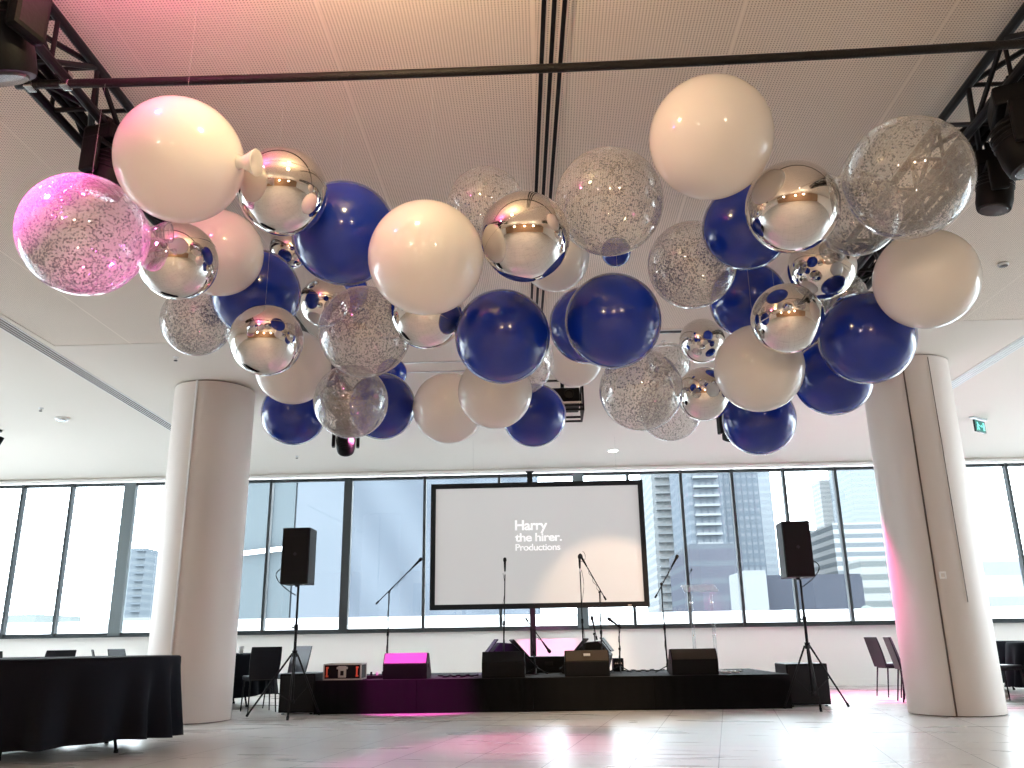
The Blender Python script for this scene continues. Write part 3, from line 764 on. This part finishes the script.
# big cable loop above the centre stand
t = thing('microphone_cable', 'thin black cable looping above the top of the centre microphone stand', 'cable', Q(580, 560, 12.83))
pts = [(0.035 + .045 * math.cos(a), 0, .05 + .075 * math.sin(a)) for a in [PI + i * .35 for i in range(14)]]
MB().path(pts, .0035).build('loop', BLK, t, smooth=True)
# cables lying on stage
for i, (a, c, lab) in enumerate((((-1.5, 12.35), (-1.0, 12.5), 'tangled black cable on the stage right of the magenta monitor'), ((1.1, 13.4), (1.7, 13.5), 'black cable trailing on the stage right of the small cable box'), ((2.35, 12.45), (2.62, 12.5), 'pale coiled cable on the stage right of the right front monitor'))):
    rr = random.Random(i); n = 60; pts = []
    for k in range(n):
        u = k / (n - 1)
        pts.append((a[0] + (c[0] - a[0]) * u + .05 * math.sin(k * .9), a[1] + (c[1] - a[1]) * u + .07 * math.cos(k * .7), SZ + .008 + .012 * (1 + math.sin(k * .45))))
    o = MB().path(pts, .007).build('stage_cable', WHITEPL if i == 2 else BLK, None, smooth=True); tag(o, lab, 'cable')

# lectern (clear acrylic)
t = thing('lectern', 'clear acrylic lectern with gooseneck microphone at the right side of the stage', 'lectern', (2.36, 13.5, SZ))
MB().box((0, 0, .012), (.56, .40, .02), bev=.004).build('foot_plate', ACRYL, t)
for sx in (-.145, .165): 
    MB().tube((sx, 0, .02), (sx, 0, 1.12), .026, 16).build('post', ACRYL, t, smooth=True)
    MB().tube((sx, 0, .50), (sx, 0, .52), .029, 16).tube((sx, 0, .98), (sx, 0, 1.0), .029, 16).build('post_ring', STEEL, t)
MB().box((0, 0, 1.20), (.52, .36, .010), RX(.35), bev=.004).build('reading_plate', ACRYL, t)
MB().box((0, -.175, 1.15), (.52, .008, .03)).build('book_stop', ACRYL, t)
pts = [(-.16, .05, 1.22), (-.17, .05, 1.32), (-.15, .02, 1.40), (-.12, -.03, 1.46)]
g = MB().path(pts, .005).build('gooseneck', BLKM, t, smooth=True)
MB().tube((-.12, -.03, 1.46), (-.105, -.055, 1.49), .011, 10).build('microphone_tip', BLK, g)

# ------------------------------------------------------------------ screen
SYP = 14.62
tl = atY(431.5, 484.5, SYP); br = atY(650, 607, SYP); bl = atY(429.5, 610, SYP); trp = atY(642, 480, SYP)
x0 = (tl.x + bl.x) / 2; x1 = (trp.x + br.x) / 2; zt = (tl.z + trp.z) / 2; zb = (bl.z + br.z) / 2
w, h = x1 - x0, zt - zb
t = thing('projection_screen', 'large projection screen in a black border hanging before the windows', 'projection screen', ((x0 + x1) / 2, SYP, zb))
bw = .085
fr = MB()
fr.box((0, 0, bw / 2), (w, .05, bw)).box((0, 0, h - bw / 2), (w, .05, bw))
for s in (-1, 1): fr.box((s * (w / 2 - bw / 2), 0, h / 2), (bw, .05, h - 2 * bw))
fr.build('border', SKIN, t)
MB().box((0, .005, h / 2), (w - 2 * bw, .012, h - 2 * bw)).build('screen_surface', SCREENM, t)
MB().box((w / 2 - .33, -.028, .03), (.06, .006, .018)).build('maker_plate', ALU, t)
for s in (-.30, .38): 
    MB().tube((w * s, .0, h), (w * s, 0, ZC - zb - .002), .0006, 6).build('hanging_wire', BLKM, t)
# writing projected on the screen
def writing(s, px0, px1, pyb, bold, name='lettering', sq=1.0):
    cu = bpy.data.curves.new('txt', 'FONT'); cu.body = s; cu.size = 1; cu.offset = bold; cu.extrude = .0; cu.space_character = .93
    ob = bpy.data.objects.new('txt', cu); COL.objects.link(ob); dg = bpy.context.evaluated_depsgraph_get()
    me = bpy.data.meshes.new_from_object(ob.evaluated_get(dg)); bpy.data.objects.remove(ob)
    A = atY(px0, pyb, SYP - .004); B = atY(px1, pyb, SYP - .004)
    xs = [v.co.x for v in me.vertices]; wid = max(xs) - min(xs); sc = (B.x - A.x) / wid; x_ = min(xs)
    zz = A.z - zb + .5 * (B.z - A.z)
    for v in me.vertices: v.co = Vector(((v.co.x - x_) * sc + A.x - t.location.x, -.004, v.co.y * sc * sq + zz))
    me.materials.clear(); me.materials.append(TEXT); me.name = name
    o = bpy.data.objects.new(name, me); COL.objects.link(o); o.parent = t; return o
writing('Harry', 515, 547.5, 529.8, .024, sq=.95)
writing('the hirer.', 515, 562, 541.0, .024, sq=.85)
writing('Productions', 515.5, 560.5, 550.2, .016, sq=.92)
# steel post behind the screen
t = thing('support_post', 'dark steel post standing behind the screen at its centre', 'post', (-.265, 17.2, 0))
MB().box((0, 0, ZC / 2 - .04), (.11, .10, ZC - .1)).build('post', BLKM, t)
MB().box((0, 0, .012), (.3, .3, .02)).build('base_plate', BLKM, t)
MB().box((0, 0, ZC - .1), (.16, .12, .02)).build('top_plate', BLKM, t)

# ------------------------------------------------------------------ tables with cloths, chairs
def round_table(x, y, label, clabel, r=.9, hem_r=1.06, hem_z=.17, top=.77, seed=1, lobes=17, folds=.045):
    t = thing('round_table', label, 'table', (x, y, 0))
    MB().lathe([(r - .01, top - .03), (r, top - .025), (r, top - .008), (r - .01, top - .004)], 48).build('tabletop', BLKM, t)
    for k in range(4):
        a = PI / 4 + k * PI / 2 + .55; c, s = math.cos(a), math.sin(a)
        l = MB().tube((.45 * c, .45 * s, top - .04), (.64 * c, .64 * s, .012), .014, 10).build('leg', BLKM, t, smooth=True)
        MB().tube((.64 * c, .64 * s, .03), (.64 * c, .64 * s, .0), .02, 10).build('rubber_foot', BLK, l)
    m_ = MB(); bm = m_.bm; n = 340; rr = random.Random(seed); ph = [rr.uniform(0, 6.28) for _ in range(4)]
    rings = []; lv = [(0.0, 0), (.3, 0), (.7, 0), (.99, 0)] + [(1, k / 14) for k in range(0, 15)]
    for (f, d) in lv:
        ring = []
        for i in range(n):
            a = 2 * PI * i / n
            wv = (math.cos(lobes * a + ph[0] + .8 * math.sin(3 * a + ph[1])) + .4 * math.cos((lobes + 6) * a + ph[2])) * folds
            if f < 1: R_ = (r + .004) * f + 1e-4; z = top + .003
            else:
                R_ = r + .012 + (hem_r - r) * d ** .9 + wv * d ** 1.1
                z = top - .004 - (top - hem_z + .018 * math.sin(4 * a + ph[3])) * d - (.004 if d == 0 else 0)
                if d == 0: R_ = r + .008
            ring.append(bm.verts.new((R_ * math.cos(a), R_ * math.sin(a), z)))
        rings.append(ring)
    for A, B in zip(rings, rings[1:]):
        for i in range(n): bm.faces.new((A[i], A[(i + 1) % n], B[(i + 1) % n], B[i]))
    o = m_.build('tablecloth', CLOTHB, None, smooth=True, loc=(x, y, 0)); tag(o, clabel, 'tablecloth', 'black floor length tablecloths')
    return t
round_table(-4.47, 8.18, 'round banquet table under the black cloth at the lower left', 'black draped tablecloth with deep folds on the lower left table', top=.81, seed=4, r=.98, hem_r=1.0, folds=.07, hem_z=.13)
round_table(-5.2, 13.75, 'round banquet table behind the left column', 'black tablecloth on the table behind the left column', seed=5, hem_r=.98)
round_table(-8.1, 12.6, 'round banquet table at the far left behind the nearest table', 'black tablecloth on the far left table behind the nearest one', seed=6, hem_r=.98)
round_table(7.05, 15.35, 'round banquet table behind the right column', 'black tablecloth on the table behind the right column', seed=7, hem_r=.98)
round_table(7.45, 12.75, 'round banquet table at the right edge of the photo', 'black tablecloth on the table at the right edge', seed=8, hem_r=.98)

def make_chair(label, m, group):
    t = thing('dining_chair', label, 'chair', (0, 0, 0), 0, group)   # faces -Y, back at +Y
    sp = [(-.21, -.21), (.21, -.21), (.19, .20), (-.19, .20)]
    MB().prism(sp, .055, 'Z', (0, 0, .455)).build('seat', m, t, bevel=.015)
    bk = MB(); b = bk.bm; n = 10; F = []; Bk = []
    for i in range(n + 1):
        u = i / n; z = .43 + u * .44; y = .19 + .10 * u + .02 * u * u; w_ = .195 + .02 * math.sin(u * 2.4); th = .03 - .012 * u
        F.append([b.verts.new((s * w_, y, z)) for s in (-1, -.5, 0, .5, 1)]); Bk.append([b.verts.new((s * w_, y + th, z)) for s in (-1, -.5, 0, .5, 1)])
    for i in range(n):
        for j in range(4):
            b.faces.new((F[i][j], F[i][j + 1], F[i + 1][j + 1], F[i + 1][j])); b.faces.new((Bk[i][j + 1], Bk[i][j], Bk[i + 1][j], Bk[i + 1][j + 1]))
        b.faces.new((F[i][0], F[i + 1][0], Bk[i + 1][0], Bk[i][0])); b.faces.new((F[i + 1][4], F[i][4], Bk[i][4], Bk[i + 1][4]))
    for R_ in (0, n):
        for j in range(4): b.faces.new((F[R_][j], F[R_][j + 1], Bk[R_][j + 1], Bk[R_][j]))
    bk.build('backrest', m, t, bevel=.006)
    MB().box((0, 0, .423), (.36, .36, .02)).build('seat_frame', BLKM, t)
    for sx in (-1, 1):
        MB().tube((sx * .18, -.18, .43), (sx * .20, -.21, 0), .012, 10, .009).build('leg', BLKM, t, smooth=True)
        MB().tube((sx * .17, .18, .43), (sx * .19, .24, 0), .012, 10, .009).build('leg', BLKM, t, smooth=True)
    return t
G1 = 'black dining chairs around the round tables'
c1 = make_chair('black chair with its back to us, left of the left speaker stand', LEATH, G1); c1.location = (-4.08, 12.62, 0); c1.rotation_euler.z = PI + .30 + PI
c1.rotation_euler.z = PI - .35 - PI   # back (+Y side) turned toward the camera below
c1.rotation_euler.z = math.radians(180 + 30)
PCH = [
 ((-3.93, 13.3, 0), math.radians(-35), 'chair with slate leather back seen between the left speaker stand and the rack case'),
 ((-4.7, 12.45, 0), math.radians(170), 'black chair half hidden between the left column and the chair beside the stand'),
 ((-7.25, 11.35, 0), math.radians(200), 'low dark chair back above the draped table, leftmost of the row'),
 ((-7.95, 11.35, 0), math.radians(165), 'dark chair at the left photo edge behind the draped table'),
 ((-6.85, 12.0, 0), math.radians(240), 'small dark chair back second from the left behind the draped table'),
 ((-6.32, 12.85, 0), math.radians(120), 'dark chair back just left of the left column behind the draped table'),
 ((-6.6, 14.0, 0), math.radians(80), 'dark blue chair touching the left side of the left column'),
 ((5.42, 13.42, 0), math.radians(75), 'slate chair, rightmost of the clustered chairs left of the right column'),
 ((5.18, 12.9, 0), math.radians(80), 'chair tinted purple by the stage light, middle of the cluster by the right column'),
 ((5.32, 14.0, 0), math.radians(95), 'black chair, farthest of the cluster by the right column'),
 ((6.22, 12.62, 0), math.radians(97), 'black chair right of the right column, pushed to the right edge table'),
 ((7.9, 14.1, 0), math.radians(20), 'black chair behind the table at the right photo edge'),
]
for loc, rz, lab in PCH:
    c = dup(c1, loc, rz, lab, G1)
    if 'slate' in lab:
        for ch in c.children:
            if ch.name.startswith(('backrest', 'seat')) and not ch.name.startswith('seat_frame'):
                ch.data = ch.data.copy(); ch.data.materials[0] = LEATHG
# tableware on the table behind the left column
cupn = 0
for (dx, dy, st) in ((.30, -.62, 3), (.44, -.50, 2), (.18, -.70, 1), (.54, -.34, 2)):
    for k in range(st):
        cupn += 1
        if cupn == 1:
            cup0 = thing('coffee_cup', 'white cup in the stacks of cups on the table behind the left column', 'cup', (-5.2 + dx, 13.75 + dy, .774), 0, 'white cups stacked behind the left column')
            MB().lathe([(.022, 0), (.03, .01), (.042, .05), (.043, .055), (.038, .05), (.02, .012)], 20).build('bowl', WHITEC, cup0, smooth=True)
            MB().path([(.038 + .02 * math.sin(a), 0, .03 + .016 * math.cos(a)) for a in [i * PI / 6 for i in range(7)]], .004).build('handle', WHITEC, cup0, smooth=True)
        else: dup(cup0, (-5.2 + dx, 13.75 + dy, .774 + k * .055), cupn * .8, 'white cup in the stacks of cups on the table behind the left column', 'white cups stacked behind the left column')
t = thing('white_round_object', 'small white round object on the floor under the right edge table', 'round object', (6.33, 12.95, 0))  # plain white round object, gives no light
MB().lathe([(.02, .0), (.09, .015), (.12, .07), (.11, .12), (.06, .155), (.01, .165)], 28).build('globe', WHITEC, t, smooth=True)
MB().lathe([(.06, 0), (.06, .02)], 20).build('base', BLK, t)

# ------------------------------------------------------------------ outside
def box_thing(name, label, cat, px0, px1, pyt, Y, depth, zlow, m, parts=None, rz=0):
    a = atY(px0, pyt, Y); c = atY(px1, pyt, Y)
    w = c.x - a.x; h = (a.z + c.z) / 2 - zlow
    t = thing(name, label, cat, ((a.x + c.x) / 2, Y + depth / 2, zlow), rz)
    MB().box((0, 0, h / 2), (w, depth, h)).build('walls', m, t)
    MB().box((0, 0, h + .15), (w * .98, depth * .98, .3)).build('roof', m, t)
    return t, w, h
WPAR = mat('white_parapet', (.8, .8, .8), .8)
S(MB().box((0, 19.2, -.3), (60, 3.2, .2)).build('floor', WPAR))
t = thing('parapet', 'white terrace parapet running along outside below the window view', 'wall', (0, 21, -.2))
MB().box((0, 0, .82), (60, .3, 1.64)).build('wall', WPAR, t)
MB().box((0, 0, 1.665), (60, .4, .05)).build('coping', WPAR, t)
S(MB().box((0, 420, -20.5), (1600, 800, 1)).build('floor', mat('street_ground', (.3, .32, .33), .9)))
# large grey blue facade next door
m = mat('blue_grey_cladding', (.3, .36, .42), 1, spec=0); nt, b = nodes(m)
tc = nt.nodes.new('ShaderNodeTexCoord'); sp = nt.nodes.new('ShaderNodeSeparateXYZ'); nt.links.new(tc.outputs['Object'], sp.inputs[0])
wv = nt.nodes.new('ShaderNodeTexWave'); wv.inputs['Scale'].default_value = .16; wv.inputs['Distortion'].default_value = 7; wv.inputs['Detail'].default_value = 3; wv.inputs['Detail Scale'].default_value = .5
mp = nt.nodes.new('ShaderNodeMapping'); mp.inputs['Rotation'].default_value = (0, .5, 0); nt.links.new(tc.outputs['Object'], mp.inputs[0]); nt.links.new(mp.outputs[0], wv.inputs['Vector'])
cr = nt.nodes.new('ShaderNodeValToRGB'); nt.links.new(wv.outputs['Fac'], cr.inputs[0])
cr.color_ramp.elements[0].color = (.050, .058, .070, 1); cr.color_ramp.elements[1].color = (.063, .072, .085, 1)
nt.links.new(cr.outputs[0], b.inputs['Base Color'])
FAC1 = m
Yf = 34
t, w, h = box_thing('office_building', 'large blue grey clad building filling the view left of the screen', 'building', 235, 533, 380, Yf, 14, -20, FAC1)
pl = mat('pale_cladding', (.070, .079, .091), 1, spec=0)
gg = mat('grey_green_cladding', (.052, .062, .068), 1, spec=0)
for (pa, pb, mm, dd) in ((296, 346, pl, .15), (272, 294, gg, .1), (238, 271, gg, .25)):
    a = atY(pa, 540, Yf); c = atY(pb, 540, Yf)
    MB().box(((a.x + c.x) / 2 - t.location.x, -7 - dd / 2, h / 2), (c.x - a.x, dd, h)).build('facade_panel', mm, t)
a = atY(238, 560, Yf)
MB().box((a.x + 1.2 - t.location.x, -7.35, atY(250, 552, Yf).z + 20), (3.4, .2, .16), RY(-.1)).build('ledge', WPAR, t)
def tower(label, pa, pb, pyt, Y, m, slabs=None, slabm=None, depth=None, cat='building'):
    t, w, h = box_thing('tower_block', label, cat, pa, pb, pyt, Y, depth or 18, -20, m)
    if slabs:
        s0, s1, stp, th, pr = slabs
        sm = MB(); z = 6
        while z < h - .5:
            sm.box((w * (s0 + s1) / 2, -(depth or 18) / 2 - pr / 2, z), (w * (s1 - s0), pr, th)); z += stp
        sm.build('balconies', slabm or m, t)
    return t, w, h
SLABM = mat('pale_balcony_concrete', (.115, .120, .125), 1, spec=0)
T1 = facade('pale_tower', (0.098, 0.104, 0.109), (0.145, 0.149, 0.152), 3.2, .4, 3.0, (0.126, 0.133, 0.138), .35)  # tower colours made paler to paint in distance haze
T2 = facade('blue_tower', (0.066, 0.077, 0.090), (0.090, 0.099, 0.110), 3.2, .35, 2.2, (0.056, 0.065, 0.078), .3)
T3 = facade('hazy_tower', (0.110, 0.121, 0.133), (0.124, 0.134, 0.145), 3.4, .4)
T4 = facade('white_striped_block', (0.074, 0.082, 0.089), (0.164, 0.166, 0.168), 3.4, .5)
T5 = facade('dark_glass_block', (0.046, 0.048, 0.059), (0.052, 0.058, 0.067), 3.5, .3)
T6 = facade('grey_block', (0.075, 0.082, 0.093), (0.111, 0.116, 0.122), 3.2, .4, 2.5, (0.065, 0.072, 0.083), .4)
T7 = facade('distant_tower', (0.071, 0.081, 0.091), (0.087, 0.097, 0.105), 3.3, .4)
tower('pale residential tower right beside the screen edge', 645, 681, 380, 340, T1, (-.42, .10, 3.2, .9, 2.0), SLABM, depth=40)
tower('tower with stacked white balconies right of the screen', 681, 714, 400, 290, T2, (-.35, .38, 3.2, .8, 2.4), SLABM, depth=40)
tower('blue grey tower behind the balcony tower', 712, 748, 380, 330, T2, depth=40)
tower('dark blue lower block in front of the balcony towers', 689, 741, 545, 180, T5, depth=30)
tower('slim hazy tower right of the blue grey tower', 746, 765, 430, 420, T3, depth=40)
tower('white hatched tower fading into the sky', 819, 838, 480, 560, facade('white_hatched', (0.109, 0.115, 0.118), (0.142, 0.142, 0.142), 3, .5))
tower('tall blue tower seen beside the right column', 838, 866, 380, 520, T3, depth=40)
tower('grey office block behind the right loudspeaker', 806, 834, 531, 420, T6, depth=40)
tower('white office block with horizontal stripes', 832, 892, 523, 330, T4, depth=40)
tower('long dark low building beneath the right loudspeaker', 764, 862, 578, 75, mat('slate_roof_hall', (0.031, 0.034, 0.043), 1, spec=0), depth=8)
tower('small white building left of the long dark hall', 744, 766, 574, 72, mat('white_render', (0.122, 0.126, 0.130), 1, spec=0), depth=6)
tower('pale office block with parking decks near the right column', 860, 900, 560, 150, facade('parking_decks', (0.069, 0.075, 0.075), (0.134, 0.136, 0.136), 2.2, .55), depth=6)
tower('distant rounded tower seen beside the left column', 119, 146, 549, 380, T7, (.2, .56, 3.3, .8, 1.5), T7)
tower('white office block with blue window bands right of the right column', 968, 1050, 560, 110, facade('blue_band_office', (0.122, 0.126, 0.158), (0.178, 0.178, 0.178), 4.2, .6))
tower('low pale buildings seen through the far left windows', 8, 36, 616, 180, mat('pale_distance', (0.118, 0.130, 0.126), 1, spec=0))
tower('low pale hall seen at the foot of the distant rounded tower', 118, 150, 622, 60, mat('pale_hall', (0.122, 0.126, 0.125), 1, spec=0), depth=5)
# tree clumps
def tree(x, y, z, s, label):
    t = thing('tree', label, 'tree', (x, y, z)); rr = random.Random(int(x * 10))
    MB().tube((0, 0, 0), (0, 0, s * 1.2), s * .08, 8).build('trunk', mat('bark', (0.020, 0.016, 0.012), .9), t)
    m_ = MB()
    for i in range(9):
        g = bmesh.ops.create_icosphere(m_.bm, subdivisions=2, radius=s * rr.uniform(.35, .55))
        o = Vector((rr.uniform(-.6, .6) * s, rr.uniform(-.4, .4) * s, s * rr.uniform(1.1, 1.8)))
        for v in g['verts']: v.co = v.co * rr.uniform(.9, 1.1) + o
    m_.build('crown', mat('pale_foliage', (0.055, 0.067, 0.059), .9), t)
p = atY(778, 612, 60); tree(p.x, 60, p.z - 1.9, .95, 'pale green tree between the white building and the dark hall')
p = atY(872, 612, 58); tree(p.x, 58, p.z - 1.9, 1.0, 'pale green tree at the foot of the parking deck building')

# ------------------------------------------------------------------ light
W = bpy.data.worlds.new('sky'); bpy.context.scene.world = W; W.use_nodes = True
nt = W.node_tree; bg = nt.nodes['Background']; tc = nt.nodes.new('ShaderNodeTexCoord'); sp = nt.nodes.new('ShaderNodeSeparateXYZ')
nt.links.new(tc.outputs['Generated'], sp.inputs[0]); cr = nt.nodes.new('ShaderNodeValToRGB'); nt.links.new(sp.outputs[2], cr.inputs[0])
cr.color_ramp.elements[0].position = .0; cr.color_ramp.elements[0].color = (.9, .96, 1, 1)
cr.color_ramp.elements[1].position = .6; cr.color_ramp.elements[1].color = (.86, .94, 1, 1)
nt.links.new(cr.outputs[0], bg.inputs[0]); bg.inputs[1].default_value = 6.0
def light(kind, name, loc, energy, color, target=None, size=.1, spot=None, blend=.4):
    d = bpy.data.lights.new(name, kind); d.energy = energy; d.color = color
    if kind == 'AREA': d.size = size
    else: d.shadow_soft_size = size
    if spot: d.spot_size = math.radians(spot); d.spot_blend = blend
    o = bpy.data.objects.new(name, d); COL.objects.link(o); o.location = loc
    if target is not None: o.rotation_euler = (Vector(target) - Vector(loc)).to_track_quat('-Z', 'Y').to_euler()
    return o
WARM = (1, .76, .40)
light('POINT', 'warm_ceiling_lamp', (-.8, 2.9, 3.85), 27, WARM, size=.06)
light('POINT', 'pendant_lamp', (2.5, -2.5, 3.2), 90, (1, .82, .62), size=.12)
light('POINT', 'pendant_lamp', (-3.0, -2.5, 3.2), 90, (1, .82, .62), size=.12)
light('POINT', 'pendant_lamp', (0, -5.5, 3.0), 110, (1, .75, .5), size=.15)
light('SPOT', 'magenta_stage_lamp', (-3.0, 3.0, 3.7), 420, (1, .10, .60), (-2.40, 3.85, 2.95), .06, 34, .5)
light('POINT', 'magenta_stage_lamp', (-2.0, 3.0, 3.92), 20, (1, .10, .40), size=.04)
MAG = (1, .06, .62)
light('SPOT', 'magenta_spot', (-2.3, 11.0, 3.7), 700, MAG, (-1.80, 12.25, .5), .05, 29, .6)
light('SPOT', 'magenta_spot', (-2.9, 9.5, 3.5), 60, MAG, (-2.8, 12.3, .5), .05, 14, .5)
light('SPOT', 'magenta_spot', (3.3, 12.2, 3.9), 1300, (1, .10, .45), (4.95, 13.9, .2), .05, 44, .9)
light('SPOT', 'magenta_spot', (2.9, 11.6, 3.9), 700, (1, .10, .45), (4.3, 11.25, 1.7), .05, 26, .9)
light('SPOT', 'warm_spot', (1.6, 9.0, 3.8), 140, (1, .7, .38), (.6, 11.0, 0), .05, 46, .9)
light('SPOT', 'magenta_spot', (-.8, 9.5, 3.8), 200, (1, .15, .4), (-.2, 8.4, 0), .05, 34, .9)
light('SPOT', 'magenta_spot', (-.1, 15.3, 3.7), 500, (1, .15, .55), (.0, 17.3, .75), .05, 22, .7)
light('SPOT', 'magenta_spot', (-2.6, 11.3, 3.6), 1500, (1, .25, .5), (-4.8, 15.8, .0), .05, 30, .7)
light('SPOT', 'magenta_spot', (-1.9, 11.4, 3.7), 1500, (.75, .15, 1), (-.85, 13.3, .85), .05, 13, .6)
light('SPOT', 'warm_spot', (2.6, 10.2, 3.7), 380, (1, .66, .42), (1.0, 14.6, 1.5), .05, 26, .5)
light('SPOT', 'warm_spot', (0.9, 9.3, 3.8), 200, (1, .7, .4), (.7, 12.2, .6), .05, 24, .6)
sc = bpy.context.scene
sc.view_settings.view_transform = 'Standard'; sc.view_settings.look = 'None'; sc.view_settings.gamma = 1; sc.view_settings.use_curve_mapping = False
sc.view_settings.exposure = 1.2
try:
    sc.cycles.transparent_max_bounces = 24; sc.cycles.max_bounces = 10; sc.cycles.diffuse_bounces = 5; sc.cycles.sample_clamp_indirect = 8
except Exception: pass
